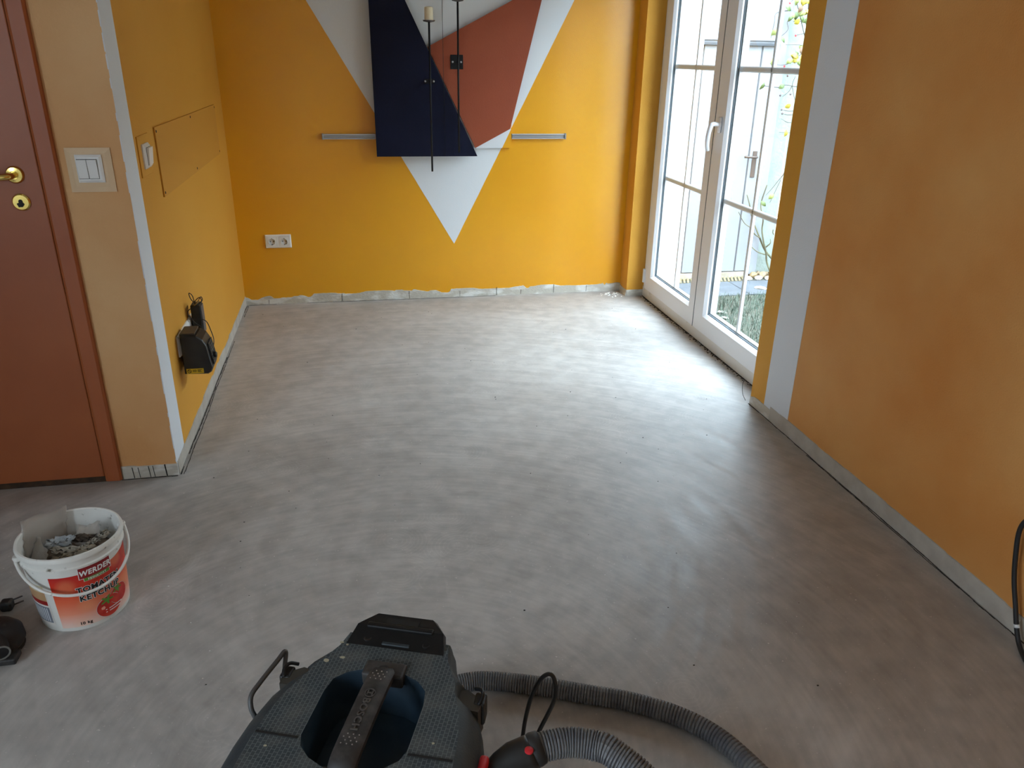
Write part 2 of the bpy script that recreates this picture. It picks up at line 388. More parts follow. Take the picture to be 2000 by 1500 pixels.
def leaf(y0, y1, wl, wr):
    lf = mk('leaf', *frame_ring(y0, y1, .062, 2.11, wl, wr, .105, .1, XW - .012, XW + .06, .014), M_pvc, win)
    a0, a1, b0, b1 = y0 + wl, y1 - wr, .167, 2.01
    mk('gasket', *frame_ring(a0 - .001, a1 + .001, b0 - .001, b1 + .001, .006, .006, .006, .006, XW + .012, XW + .02, .001), M_gasket, lf)
    box('pane', XW + .017, XW + .044, a0, a1, b0, b1, M_glass, lf)          # sealed double-glazing unit
    mk('spacer_bar', *frame_ring(a0 + .001, a1 - .001, b0 + .001, b1 - .001, .011, .011, .011, .011, XW + .020, XW + .041, .001), M_alu, lf)
    ym = (a0 + a1) / 2
    def bar(p, q, w):
        prof = [(-w, -.006), (-w * .6, -.009), (w * .6, -.009), (w, -.006), (w, .006), (w * .6, .009), (-w * .6, .009), (-w, .006)]
        vert = p[0] == q[0]; V = []
        for e in (p, q):
            for s, d in prof: V.append((XW + .0305 + d, e[0] + (s if vert else 0), e[1] + (0 if vert else s)))
        mk('muntin', V, [tuple(range(8)), tuple(range(15, 7, -1))] + [(k, (k + 1) % 8, 8 + (k + 1) % 8, 8 + k) for k in range(8)], M_pvc, lf)
    bar((ym, b0), (ym, b1), .009)
    for z in (.772, 1.392): bar((a0, z), (a1, z), .013)
    return lf
leaf(mid, Y1 - .045, .085, .105)
lr = leaf(Y0 + .045, mid - .003, .105, .125)
box('seam', XW - .013, XW - .010, mid - .004, mid + .001, .064, 2.108, M_gasket, lr)
hp = lr
lathe('handle_base', [(.0, 0), (.017, 0), (.019, -.004), (.017, -.010), (.0, -.010)], (XW - .013, 3.762, 1.135), M_pvc, hp, 'x', 20)
V, F = boxg(XW - .022, XW - .012, 3.745, 3.779, 1.095, 1.172, .006, 2); mk('handle_plate', V, F, M_pvc, hp, smooth=True)
hpts = catmull([(XW - .018, 3.762, 1.135), (XW - .052, 3.762, 1.137), (XW - .062, 3.765, 1.125), (XW - .066, 3.773, 1.09), (XW - .064, 3.78, 1.04), (XW - .056, 3.782, 1.008)], 8)
V, F = tubeg(hpts, [.009 + .003 * math.sin(i / len(hpts) * PI) for i in range(len(hpts))], 12); mk('handle_lever', V, F, M_pvc, hp, smooth=True)
box('hinge', XW - .026, XW - .004, Y1 - .052, Y1 - .036, .10, .19, M_pvc, win, .004, 2)
box('shutter_rail', XW + .078, XW + .132, Y1 - .052, Y1 - .004, .02, WT, M_alu, win, .003)
box('shutter_rail', XW + .078, XW + .132, Y0 + .004, Y0 + .052, .02, WT, M_alu, win, .003)
box('outer_sill', XW + .078, 2.10, Y0 + .001, Y1 - .001, -.02, .012, M_alu, win, .002)

# ------------------------------------------------------------------ room door
dr = struct(empty('door_1', (-1.34, YD, 0)))
dl = box('leaf', -1.78, -.940, YD - .012, YD + .028, .022, 1.985, M_door, dr, .003, 2)
for x0, x1 in ((-.938, -.884), (-1.85, -1.783)):
    V, F = prismg([(x0, YD + .03), (x1, YD + .03), (x1, YD - .012), (x1 - .006, YD - .018), (x0 + .008, YD - .018), (x0, YD - .012)], .004, 2.04, 'z'); mk('casing', V, F, M_doorf, dr)
box('casing', -1.85, -.884, YD - .018, YD + .03, 1.99, 2.05, M_doorf, dr, .004)
box('threshold_gap', -1.80, -.89, YD - .010, YD + .03, .0005, .022, mat('dark_threshold', (52, 38, 26), .9, (78, 56, 36), 40, 4), dr)  # dark mottled brown strip filling the gap below the leaf
rl = lathe('rosette', [(0, 0), (.026, 0), (.026, -.003), (.022, -.008), (.012, -.009), (.012, -.012), (0, -.012)], (-1.008, YD - .012, 1.075), M_brass, dl, 'y', 32)
hb = catmull([(-1.008, YD - .02, 1.075), (-1.008, YD - .050, 1.075), (-1.016, YD - .064, 1.075), (-1.035, YD - .068, 1.074), (-1.075, YD - .066, 1.072), (-1.115, YD - .062, 1.069), (-1.135, YD - .058, 1.066)], 6)
V, F = tubeg(hb, .0095, 14); mk('handle_lever', V, F, M_brass, dl, smooth=True)
lathe('lock_rosette', [(0, 0), (.026, 0), (.026, -.003), (.022, -.007), (0, -.007)], (-1.007, YD - .012, .993), M_brass, dl, 'y', 32)
V, F = joinv(latheg([(0, 0), (.006, 0), (.006, -.002), (0, -.002)], (-1.007, YD - .018, .996), 'y', 16, True), boxg(-1.0105, -1.0035, YD - .020, YD - .018, .979, .994))
mk('keyhole', V, F, M_dark, dl)
V, F = prismg([(-1.018, .990), (-1.004, .996), (-.998, .987), (-1.003, .980), (-1.014, .979)], YD - .0225, YD - .019, 'y'); mk('key_blank', V, F, M_dark, dl)

# ------------------------------------------------------------------ wall fittings
# double rocker switch by the door
sw = thing('light_switch', 'double rocker light switch in clear square frame beside the brown door', 'switch', (-.796, YD, 1.019))
def plate_y(name, x0, x1, z0, z1, y, t, ins, m, parent, hole=None):
    o = [(x0, z0), (x1, z0), (x1, z1), (x0, z1)]; i = [(x0 + ins, z0 + ins), (x1 - ins, z0 + ins), (x1 - ins, z1 - ins), (x0 + ins, z1 - ins)]
    V = [(a, y, b) for a, b in o] + [(a, y - t * .5, b) for a, b in o] + [(a, y - t, b) for a, b in i]
    F = [(r * 4 + k, r * 4 + (k + 1) % 4, r * 4 + 4 + (k + 1) % 4, r * 4 + 4 + k) for r in range(2) for k in range(4)] + [(8, 9, 10, 11), (3, 2, 1, 0)]
    return mk(name, V, F, m, parent)
plate_y('clear_frame', -.861, -.731, 1.019, 1.152, YD, .008, .016, M_clear, sw)
plate_y('cover_frame', -.833, -.757, 1.049, 1.132, YD - .008, .008, .007, M_sw, sw)
box('shadow_gap', -.8285, -.7705, YD - .0166, YD - .015, 1.0605, 1.1195, M_dark, sw)
for x0, x1 in ((-.8275, -.8005), (-.7985, -.7715)):
    V, F = prismg([(YD - .016, 1.062), (YD - .0185, 1.062), (YD - .0225, 1.118), (YD - .016, 1.118)], x0, x1, 'x'); mk('rocker', V, F, M_sw, sw)
# single switch on the alcove side wall with its painted-over border
sw2 = thing('light_switch', 'single white rocker switch on yellow side wall beside the long cover plate', 'switch', (XL, 2.925, 1.034))
box('painted_border', XL - .001, XL + .004, 2.842, 3.0, 1.034, 1.166, M_left, sw2, .001)
def plate_x(name, y0, y1, z0, z1, x, t, ins, m, parent):
    o = [(y0, z0), (y1, z0), (y1, z1), (y0, z1)]; i = [(y0 + ins, z0 + ins), (y1 - ins, z0 + ins), (y1 - ins, z1 - ins), (y0 + ins, z1 - ins)]
    V = [(x, a, b) for a, b in o] + [(x + t * .4, a, b) for a, b in o] + [(x + t, a, b) for a, b in i]
    F = [(r * 4 + k, r * 4 + (k + 1) % 4, r * 4 + 4 + (k + 1) % 4, r * 4 + 4 + k) for r in range(2) for k in range(4)] + [(8, 9, 10, 11), (3, 2, 1, 0)]
    return mk(name, V, F, m, parent)
plate_x('cover_frame', 2.880, 2.962, 1.058, 1.138, XL + .004, .012, .008, M_sw, sw2)
box('shadow_gap', XL + .0155, XL + .0168, 2.891, 2.951, 1.069, 1.127, M_dark, sw2)
V, F = prismg([(XL + .016, 1.07), (XL + .0195, 1.07), (XL + .025, 1.126), (XL + .016, 1.126)], 2.892, 2.950, 'y'); mk('rocker', V, F, M_sw, sw2)
# long cover board
cp = thing('cover_plate', 'long yellow painted cover board screwed to the left alcove wall', 'panel', (XL, 3.795, .929))
box('board', XL, XL + .006, 3.101, 4.491, .929, 1.175, mat('paint_cover', (208, 146, 50), .7, bump=.1, bscale=150), cp, .0008)
for y, z in ((3.118, 1.16), (3.794, 1.162), (4.476, 1.162), (4.476, .943), (3.796, .943), (3.118, .943)):
    lathe('screw', [(0, .006), (.0055, .006), (.004, .0075), (0, .0075)], (XL, y, z), M_dark, cp, 'x', 10)
# double socket on the back wall
def socket_insert(x, z, y, parent):
    V, F = joinv(latheg([(.0195, -.002), (.0195, .010), (0, .010)], (x, y, z), 'y', 28))
    so = mk('socket_well', V, F, M_sw, parent)
    for dx in (-.0095, .0095): lathe('contact_hole', [(0, .0085), (.0028, .0085), (.0028, .0102), (0, .0102)], (x + dx, y - .001, z), M_dark, so, 'y', 10)
    for dz in (-.0185, .0185): box('earth_clip', x - .002, x + .002, y - .0015, y + .006, z + dz - .0015, z + dz + .0015, M_dark, so)
def socket_frame(x0, x1, z0, z1, centers, y, parent):
    """bevelled cover with square fields pierced by round wells"""
    plate = []
    for x, z in centers:
        V = []; seg = 32; r = .0195; h = .0275
        for k in range(seg):
            a = 2 * PI * k / seg; c, s = math.cos(a), math.sin(a); q = h / max(abs(c), abs(s))
            V += [(x + r * c, y - .0115, z + r * s), (x + q * c, y - .0115, z + q * s), (x + q * c, y - .009, z + q * s)]
        F = [(3 * k + j, 3 * ((k + 1) % seg) + j, 3 * ((k + 1) % seg) + j + 1, 3 * k + j + 1) for k in range(seg) for j in range(2)]
        mk('socket_face', V, F, M_sw, parent)
    xs = sorted({x0, x1} | {c[0] - .028 for c in centers} | {c[0] + .028 for c in centers}); zs = [z0, centers[0][1] - .028, centers[0][1] + .028, z1]
    V, F = [], []
    e = .005
    for i in range(len(xs) - 1):
        for j in range(3):
            if j == 1 and i % 2 == 1: continue
            a, b, c, d = xs[i], xs[i + 1], zs[j], zs[j + 1]
            a2 = a + e if a == x0 else a; b2 = b - e if b == x1 else b; c2 = c + e if c == z0 else c; d2 = d - e if d == z1 else d
            k = len(V); V += [(a2, y - .010, c2), (b2, y - .010, c2), (b2, y - .010, d2), (a2, y - .010, d2)]; F.append((k, k + 1, k + 2, k + 3))
    k = len(V); V += [(x0, y, z0), (x1, y, z0), (x1, y, z1), (x0, y, z1), (x0 + e, y - .010, z0 + e), (x1 - e, y - .010, z0 + e), (x1 - e, y - .010, z1 - e), (x0 + e, y - .010, z1 - e)]
    F += [(k + q, k + (q + 1) % 4, k + 4 + (q + 1) % 4, k + 4 + q) for q in range(4)]
    mk('cover_frame', V, F, M_sw, parent)
    V, F = [], []
    for x, z in centers:
        pv, pf = frame_grid(x, z, y); V, F = joinv((V, F), (pv, pf))
    mk('shadow_gap', V, F, mat('socket_gap', (120, 112, 104), .8), parent)
def frame_grid(x, z, y):
    a, b = .028, .0272
    V = [(x + s * r, y - .0088, z + t * r) for r in (a, b) for s, t in ((-1, -1), (1, -1), (1, 1), (-1, 1))]
    return V, [(k, (k + 1) % 4, 4 + (k + 1) % 4, 4 + k) for k in range(4)]
ds = thing('wall_socket', 'white double power socket low on the golden back wall', 'socket', (-.468, YB, .348))
socket_frame(-.544, -.392, .348, .429, [(-.5035, .3885), (-.4325, .3885)], YB, ds)
for x in (-.5035, -.4325): socket_insert(x, .3885, YB - .0115, ds)

# ------------------------------------------------------------------ wall art
yb = YB
bk = thing('backing_board', 'white backing board with yellow lower corner behind the red panel', 'board', (.65, yb, .921))
prism('white_field', [(.36, .921), (.884, .921), (.936, 1.026), (.936, 1.45), (.36, 1.45)], yb - .018, yb - .0012, 'y', M_tri, bk)
prism('yellow_corner', [(.884, .921), (.939, .921), (.939, 1.45), (.936, 1.45), (.936, 1.026)], yb - .018, yb - .0012, 'y', M_back, bk)
rp = tag(prism('red_panel', [(.72, .924), (.929, 1.032), (1.100, 1.726), (1.19, 2.09), (.43, 1.462), (.455, 1.40)], yb - .034, yb - .019, 'y', M_red), 'rust red angular wall panel to the right of the navy one', 'wall panel')
rp.data.clear_geometry()
V, F = prismg([(.72, .924), (.929, 1.032), (1.100, 1.726), (1.16, 1.965), (.934, 1.721), (.448, 1.471)], yb - .034, yb - .019, 'y')
me = rp.data; cz = rp.location
me.from_pydata([tuple(Vector(v) - cz) for v in V], [], F); me.materials.append(M_red) if not me.materials else None
bp = tag(prism('navy_panel', [(.138, .881), (.727, .880), (.137, 2.10), (.131, 2.10)], yb - .066, yb - .050, 'y', M_blue), 'navy blue triangular wall panel standing off the wall', 'wall panel')
for x, z in ((.22, 1.06), (.30, .925), (.2, 1.75)):
    lathe('spacer', [(0, 0), (.012, 0), (.012, .0484), (0, .0484)], (x, yb - .0497, z), M_alu, bp, 'y', 12)
# aluminium rails on either side
def rail(x0, x1, capx, label):
    t = thing('aluminium_rail', label, 'rail', ((x0 + x1) / 2, yb, .974))
    prof = [(yb, .974), (yb - .02, .974), (yb - .02, .978), (yb - .006, .978), (yb - .006, .997), (yb - .02, .997), (yb - .02, 1.002), (yb, 1.002)]
    V, F = prismg(prof, x0, x1, 'x'); mk('channel', V, F, M_alu, t)
    box('channel_slide', x0 + .004, x1 - .004, yb - .013, yb - .0055, .980, .995, mat('rail_inner', (170, 170, 168), .4, metal=.5), t)
    box('end_cap', capx - .005, capx + .005, yb - .024, yb, .971, 1.005, mat('grey_cap', (150, 148, 144), .5), t, .002)
rail(-.160, .137, -.162, 'aluminium rail left of the navy panel')
rail(.943, 1.272, 1.274, 'aluminium rail right of the red panel')
# hanging rod candle holders
def candle_holder(x, z0, z1, yr, zb, plate, label, base_y, candle):
    t = thing('candle_holder', label, 'candle holder', (x, base_y, z0))
    tube('rod', [(x, yr, z0), (x, yr, z1)], .0055, M_iron, t, 10)
    lathe('pan', [(0, 0), (.012, 0), (.030, .004), (.034, .010), (.032, .010), (.010, .004), (0, .004)], (x, yr, z1), M_pan, t, 'z', 28)
    h = .036 if plate else .028
    br_ = box('bracket', x - h, x + h, base_y - .006, base_y + .0006, zb - (.038 if plate else .012), zb + (.038 if plate else .012), M_iron, t, .001)
    tube('stand_off', [(x, base_y - .006, zb), (x, yr, zb)], .006, M_iron, t, 10)
    for d in (-.024, .024): lathe('screw_head', [(0, 0), (.0055, 0), (.0055, -.002), (.003, -.005), (0, -.005)], (x + d, base_y - .006, zb), M_alu, t, 'y', 12)
    if candle:
        lathe('candle', [(0, 0), (.0235, 0), (.0235, .068), (.019, .072), (.012, .064), (0, .062)], (x, yr, z1 + .0105), M_wax, None, 'z', 28)
    return t
candle_holder(.452, .802, 1.594, yb - .12, 1.292, False, 'lower iron rod candle holder in front of the navy panel', yb - .066, False)
cd = lathe('candle', [(0, 0), (.0235, 0), (.0235, .068), (.019, .072), (.012, .064), (0, .062)], (.452, yb - .12, 1.5985), M_wax, None, 'z', 28)
tag(cd, 'short cream candle standing on the lower iron rod holder', 'candle')
candle_holder(.613, .905, 1.700, yb - .10, 1.395, True, 'higher iron rod candle holder with square plate on the red panel', yb - .034, False)
tw = tag(tube('hanging_wire', [(.534, yb - .075, .885), (.532, yb - .072, 1.3), (.530, yb - .07, 2.1)], .0012, M_iron, None, 6), 'thin dark wire hanging between the two candle rods', 'wire')

# ------------------------------------------------------------------ plugged-in charger cluster on the left wall
tri = thing('wall_socket', 'white triple power socket behind the black charger on the yellow wall', 'socket', (XL, 3.07, .35))
for y in (3.0, 3.105, 3.21):
    plate_x('cover_frame', y - .05, y + .05, .352, .432, XL, .012, .007, M_sw, tri)
    lathe('socket_well', [(0, .0122), (.019, .0122), (.019, .013), (0, .013)], (XL, y, .392), mat('well_grey', (206, 204, 200), .5), tri, 'x', 20)
ch = thing('charger', 'black box charger with yellow warning sticker plugged into the wall', 'charger', (-.63, 2.98, .283))
prof = [(-.682, .286), (-.597, .283), (-.583, .292), (-.577, .306), (-.590, .400), (-.602, .423), (-.622, .437), (-.680, .446)]
def chamfer_prism(poly, d0, d1, e):
    c = Vector((sum(p[0] for p in poly) / len(poly), sum(p[1] for p in poly) / len(poly)))
    ins = [(p[0] + (c.x - p[0]) * e, p[1] + (c.y - p[1]) * e) for p in poly]; n = len(poly); V = []
    for P, d in ((ins, d0), (poly, d0 + .006), (poly, d1 - .006), (ins, d1)): V += [(a, d, b) for a, b in P]
    F = [tuple(range(n)), tuple(range(4 * n - 1, 3 * n - 1, -1))] + [(r * n + i, r * n + (i + 1) % n, (r + 1) * n + (i + 1) % n, (r + 1) * n + i) for r in range(3) for i in range(n)]
    return V, F
V, F = chamfer_prism(prof, 2.935, 3.045, .06); mk('housing', V, F, M_black, ch)
V, F = prismg([(-.676, 2.945), (-.628, 2.945), (-.628, 3.035), (-.676, 3.035)], .4415, .4475, 'z'); mk('top_plate', V, F, mat('charger_grey', (74, 66, 58), .5), ch)
V, F = prismg([(-.5775, .315), (-.5725, .318), (-.5845, .402), (-.5895, .398)], 2.955, 3.030, 'y'); vent = mk('vent_grille', V, F, mat('vent_black', (34, 32, 30), .6), ch)
for k in range(7):
    z = .325 + k * .0105; x = -.5735 - (z - .318) * .143
    box('vent_rib', x - .002, x + .002, 2.96, 3.025, z - .002, z + .002, M_black, vent)
lathe('knob', [(0, 0), (.011, 0), (.011, .012), (.008, .015), (0, .015)], (-.579, 2.985, .345), M_black, ch, 'x', 16)
stick = box('warning_sticker', -.673, -.611, 2.9335, 2.9355, .2895, .309, mat('sticker_yellow', (236, 204, 40), .5), ch)
pr = mat('sticker_print', (30, 26, 14), .6)
V, F = latheg([(.0055, 0), (.0075, 0), (.0075, -.0006), (.0055, -.0006)], (-.6625, 2.9336, .2993), 'y', 20)
F += [(3 * 20 + k, 3 * 20 + (k + 1) % 20, (k + 1) % 20, k) for k in range(20)]
sv, sf = prismg([(-.6675, .3030), (-.6660, .3043), (-.6575, .2956), (-.6590, .2943)], 2.9330, 2.9336, 'y')
mk('ban_symbol', *joinv((V, F), (sv, sf)), pr, stick)
L_ = []
for x0, x1, z in ((-.651, -.637, .3035), (-.651, -.635, .3005), (-.651, -.637, .2975), (-.633, -.616, .3045), (-.633, -.620, .3015), (-.633, -.622, .2985), (-.633, -.618, .2955)):
    L_.append(boxg(x0, x1, 2.9330, 2.9336, z - .0007, z + .0007))
mk('fine_print', *joinv(*L_), pr, stick)
box('plug_body', XL + .012, -.68, 2.985, 3.02, .375, .41, M_black, ch, .004)
ad = thing('power_adapter', 'slim dark power adapter with tangled cord above the black charger', 'adapter', (-.665, 3.21, .36))
V, F = boxg(-.678, -.640, 3.175, 3.235, .362, .488, .005, 2); mk('housing', V, F, M_black, ad)
box('side_panel', -.6405, -.6365, 3.181, 3.229, .368, .482, mat('adapter_grey', (92, 82, 80), .45), ad, .0015)
box('plug', XL + .012, -.677, 3.192, 3.228, .373, .412, M_black, ad, .005)
cord = [(-.655, 3.17, .485), (-.66, 3.165, .53), (-.672, 3.165, .542), (-.668, 3.17, .515), (-.650, 3.175, .495), (-.640, 3.18, .512), (-.632, 3.185, .520), (-.630, 3.19, .505), (-.642, 3.175, .492), (-.656, 3.165, .498), (-.65, 3.17, .512), (-.636, 3.175, .52), (-.632, 3.175, .503), (-.66, 3.168, .485), (-.684, 3.165, .47), (-.684, 3.16, .45), (-.668, 3.16, .436), (-.640, 3.165, .432), (-.622, 3.17, .42), (-.612, 3.17, .39), (-.600, 3.15, .345), (-.604, 3.1, .315), (-.612, 3.05, .31), (-.606, 3.03, .33)]
tube('cord', cord, .0018, M_black, ad, 6, 6)
tube('cord', [(-.684, 3.168, .45), (-.670, 3.165, .425), (-.655, 3.165, .41), (-.642, 3.165, .395), (-.648, 3.168, .375), (-.652, 3.17, .35)], .0018, M_black, ad, 6, 6)
tube('cord_tie', [(-.660, 3.172, .490), (-.648, 3.163, .500), (-.638, 3.172, .513)], .003, mat('tie_wire', (150, 124, 70), .5), ad, 6, 5)

# ------------------------------------------------------------------ bucket
BX, BY = -.805, 1.945
bu = thing('bucket', 'white plastic ketchup bucket with red label, full of scraps', 'bucket', (BX, BY, 0))
RB, RT, HB = .1105, .1235, .236
rad = lambda h: RB + (RT - RB) * h / HB
M_bucket = mat('white_polypropylene', (232, 228, 220), .38, (120, 108, 92), 46, 6, .66, .76)
pro = [(0, .004), (.100, .004), (.103, 0), (RB - .001, 0), (RB, .004), (rad(.196), .196), (rad(.196) + .005, .198), (rad(.2) + .005, .203), (rad(.206) + .001, .206), (rad(.222) + .001, .222), (rad(.23) + .006, .224), (rad(.23) + .007, .230), (rad(.236) + .004, .238), (rad(.236), .239), (rad(.236) - .003, .236), (rad(.2) - .003, .2), (rad(.03) - .003, .03), (0, .01)]
lathe('shell', pro, (BX, BY, 0), M_bucket, bu, 'z', 72, False)
def cone_pt(ang, h, off):
    r = rad(h) + off; return (BX + r * math.cos(ang), BY + r * math.sin(ang), h)
def wrap(V, F, a0, h0, off):
    out = []
    for x, y, z in V:
        h = h0 + y; out.append(cone_pt(a0 + x / rad(h), h, off + z))
    return out, F
def patch(name, a0, a1, h0, h1, off, m, parent, top=None):
    n = max(4, int((a1 - a0) / .06)); V, F = [], []
    for i in range(n + 1):
        a = a0 + (a1 - a0) * i / n; ht = top(i / n) if top else h1
        V += [cone_pt(a, h0, off), cone_pt(a, (h0 + ht) / 2, off), cone_pt(a, ht, off)]
    for i in range(n): F += [(3 * i, 3 * i + 3, 3 * i + 4, 3 * i + 1), (3 * i + 1, 3 * i + 4, 3 * i + 5, 3 * i + 2)]
    return mk(name, V, F, m, parent, smooth=True)
def label_mat():
    m = bpy.data.materials.new('ketchup_label_print'); m.use_nodes = True; nt = m.node_tree; p = nt.nodes['Principled BSDF']; N = nt.nodes.new; L = nt.links.new
    tc = N('ShaderNodeTexCoord'); sp = N('ShaderNodeSeparateXYZ'); L(tc.outputs['Object'], sp.inputs[0])
    mr = N('ShaderNodeMapRange'); mr.inputs[1].default_value = 0; mr.inputs[2].default_value = .19; L(sp.outputs[2], mr.inputs[0])
    r = N('ShaderNodeValToRGB'); e = r.color_ramp.elements
    e[0].position = .02; e[0].color = srgb(244, 226, 214); e[1].position = .30; e[1].color = srgb(244, 150, 118)
    for ps, c in ((.5, (236, 108, 70)), (.72, (224, 62, 36)), (.95, (196, 30, 28))):
        k = e.new(ps); k.color = srgb(*c)
    L(mr.outputs[0], r.inputs[0])
    v = N('ShaderNodeTexVoronoi'); v.inputs['Scale'].default_value = 17; L(tc.outputs['Object'], v.inputs[0])
    r2 = N('ShaderNodeValToRGB'); r2.color_ramp.elements[0].position = .25; r2.color_ramp.elements[1].position = .5
    r2.color_ramp.elements[0].color = (.28, .28, .28, 1); r2.color_ramp.elements[1].color = (0, 0, 0, 1); L(v.outputs['Distance'], r2.inputs[0])
    mx = N('ShaderNodeMix'); mx.data_type = 'RGBA'; L(r2.outputs[0], mx.inputs[0]); L(r.outputs[0], mx.inputs[6]); mx.inputs[7].default_value = srgb(246, 176, 120)
    L(mx.outputs[2], p.inputs['Base Color']); p.inputs['Roughness'].default_value = .4; return m
rd = math.radians
va = math.atan2(-BY, -BX)                           # bearing of the room's middle seen from the bucket
lab = patch('label', rd(-103), rd(38), .012, .178, .0004, label_mat(), bu, top=lambda t: .178 + .016 * max(0, t - .55) / .45)
lab2 = patch('back_label', rd(-152), rd(-112), .02, .150, .0004, mat('label_back_white', (230, 222, 212), .4), bu)
for h0, h1, c in ((.128, .15, (206, 188, 150)), (.10, .128, (190, 150, 110)), (.086, .10, (150, 34, 30)), (.028, .08, (120, 124, 134))):
    patch('print_block', rd(-150), rd(-114), h0, h1, .0007, mat('print_%d' % c[0], c, .5), lab2)
for k in range(9): patch('barcode_line', rd(-148 + k * 3.6), rd(-148 + k * 3.6 + 1.6), .032, .076, .0010, mat('barcode_white', (214, 214, 216), .5), lab2)
ink = mat('label_ink_black', (20, 16, 16), .5); wht = mat('label_white', (246, 244, 240), .5); drd = mat('label_dark_red', (150, 28, 32), .5); grn = mat('label_green', (96, 150, 52), .5)
tc0 = rd(-49)
w_ = .041
def rect(name, cx, hw, h0, h1, off, m, parent, slant=0):
    V, F = [], []; n = 10
    for i in range(n + 1):
        x = cx - hw + 2 * hw * i / n; V += [(x, h0, 0), (x + slant, h1, 0)]
    F = [(2 * i, 2 * i + 2, 2 * i + 3, 2 * i + 1) for i in range(n)]
    v, f = wrap(V, F, tc0, 0, off); return mk(name, v, f, m, parent)
logo = rect('brand_plate', 0, w_ + .0015, .1605, .1965, .0009, wht, lab)
rect('brand_plate_fill', 0, w_, .162, .195, .0012, drd, logo)
gs = rect('brand_strip_border', .002, .034, .1515, .163, .0008, wht, lab); rect('brand_strip', .002, .033, .1525, .162, .0014, grn, gs)
def wtext(name, s, size, cx, h, off, m, parent, bold=0, sx=1.0, shear=0.0):
    V, F = textg(s, size, 0, bold); V = [((x + shear * y) * sx + cx, y, 0) for x, y, z in V]; v, f = wrap(V, F, tc0, h, off); return mk(name, v, f, m, parent)
wtext('brand_lettering', 'WERDER', .0215, 0, .1705, .0016, wht, logo, .0008, .88, .12)
wtext('brand_subline', 'FEINKOST', .0085, .002, .1542, .0018, wht, gs, .0002, 1.15)
wtext('slogan', 'echt gut', .007, .004, .1440, .0010, drd, lab)
for s, h in (('TOMATEN', .1205), ('KETCHUP', .0935)):
    o_ = wtext('title_outline', s, .0235, .004, h, .0009, wht, lab, .0020, .97)
    wtext('title_lettering', s, .0235, .004, h, .0014, ink, o_, .0007, .97)
wtext('weight_lettering', '10 kg', .0125, -.046, .018, .0012, ink, lab, .0003)
def disc(name, cx, ch, r, off, m, parent, sq=1.0, petals=None):
    n = 36; V = [(cx, ch, 0)]; F = []
    for i in range(n):
        a = 2 * PI * i / n; rr = r if not petals else r * petals(a); V.append((cx + rr * math.cos(a), ch + rr * math.sin(a) * sq, 0))
    for i in range(n): F.append((0, 1 + i, 1 + (i + 1) % n))
    v, f = wrap(V, F, tc0, 0, off); return mk(name, v, f, m, parent)
M_tom = mat('tomato_print', (196, 34, 24), .4, (222, 74, 50), 28, 2, .4, .7)
star = lambda a: .35 + .65 * abs(math.cos(2.5 * a + .4)) ** 3
for cx, chh, r in ((.052, .064, .030), (.018, .046, .035)):
    tb = disc('tomato_rim', cx, chh, r + .001, .0012, wht, lab, .92); disc('tomato_body', cx, chh, r, .0016, M_tom, tb, .92); disc('tomato_calyx', cx - r * .15, chh + r * .62, r * .55, .0020, grn, tb, .8, star)
for k in range(2):
    for j, (x0, w) in enumerate(((.0, .004), (.010, .040 - .006 * k))): rect('claim_line', x0 + w / 2 + .004, w / 2, .037 - k * .008, .0395 - k * .008, .0024, wht, lab)
# bail handle resting on the front
a0 = rd(-150); V = []
pts = []
for i in range(41):
    t = i / 40; a = a0 + PI * t; s = math.sin(PI * t); h = .214 - .085 * s ** .8; r = rad(.214) + .010 + .006 * s
    pts.append((BX + r * math.cos(a), BY + r * math.sin(a), h))
tube('bail_handle', pts, .0042, M_bucket, bu, 8)
for a in (a0, a0 + PI):
    p = cone_pt(a, .214, .004); lathe('handle_boss', [(0, -.006), (.010, -.006), (.012, 0), (.010, .006), (0, .006)], p, M_bucket, bu, 'z', 14)
# scraps inside the bucket
def film_mat(name, c, alpha):
    m = bpy.data.materials.new(name); m.use_nodes = True; p = m.node_tree.nodes['Principled BSDF']
    p.inputs['Base Color'].default_value = srgb(*c); p.inputs['Alpha'].default_value = alpha; p.inputs['Roughness'].default_value = .3; return m
M_film = film_mat('milky_film', (196, 184, 172), .42)
def sheet(name, P, m, parent, n=10, crum=.006, seed=0, thick=.0004):
    """crumpled sheet from four corners"""
    rnd = random.Random(seed); A, B, C_, D = [Vector(p) for p in P]; V = []
    for i in range(n + 1):
        for j in range(n + 1):
            u, v = i / n, j / n; q = (A * (1 - u) + B * u) * (1 - v) + (D * (1 - u) + C_ * u) * v
            V.append(tuple(q + Vector([rnd.uniform(-crum, crum) for _ in range(3)])))
    F = [(i * (n + 1) + j, (i + 1) * (n + 1) + j, (i + 1) * (n + 1) + j + 1, i * (n + 1) + j + 1) for i in range(n) for j in range(n)]
    o = mk(name, V, F, m, parent, smooth=True); md = o.modifiers.new('thickness', 'SOLIDIFY'); md.thickness = thick; return o
c = Vector((BX, BY, 0))
rub = lathe('rubble_fill', [(0, .168), (.05, .172), (.09, .160), (.113, .150), (.112, .140), (0, .14)], (BX, BY, 0), mat('dusty_rubble', (150, 132, 112), .9, (96, 82, 68), 30, 6, .4, .6, bump=1, bscale=40), None, 'z', 40)
tag(rub, 'dusty grey brown rubble filling the bucket', 'rubble', kind='stuff')
bag = tag(sheet('plastic_film', [c + Vector((-.115, -.02, .165)), c + Vector((-.04, .085, .165)), c + Vector((-.035, .105, .262)), c + Vector((-.122, .03, .268))], M_film, None, 10, .0035, 2), 'milky plastic film leaning against the back rim inside the bucket', 'plastic film')
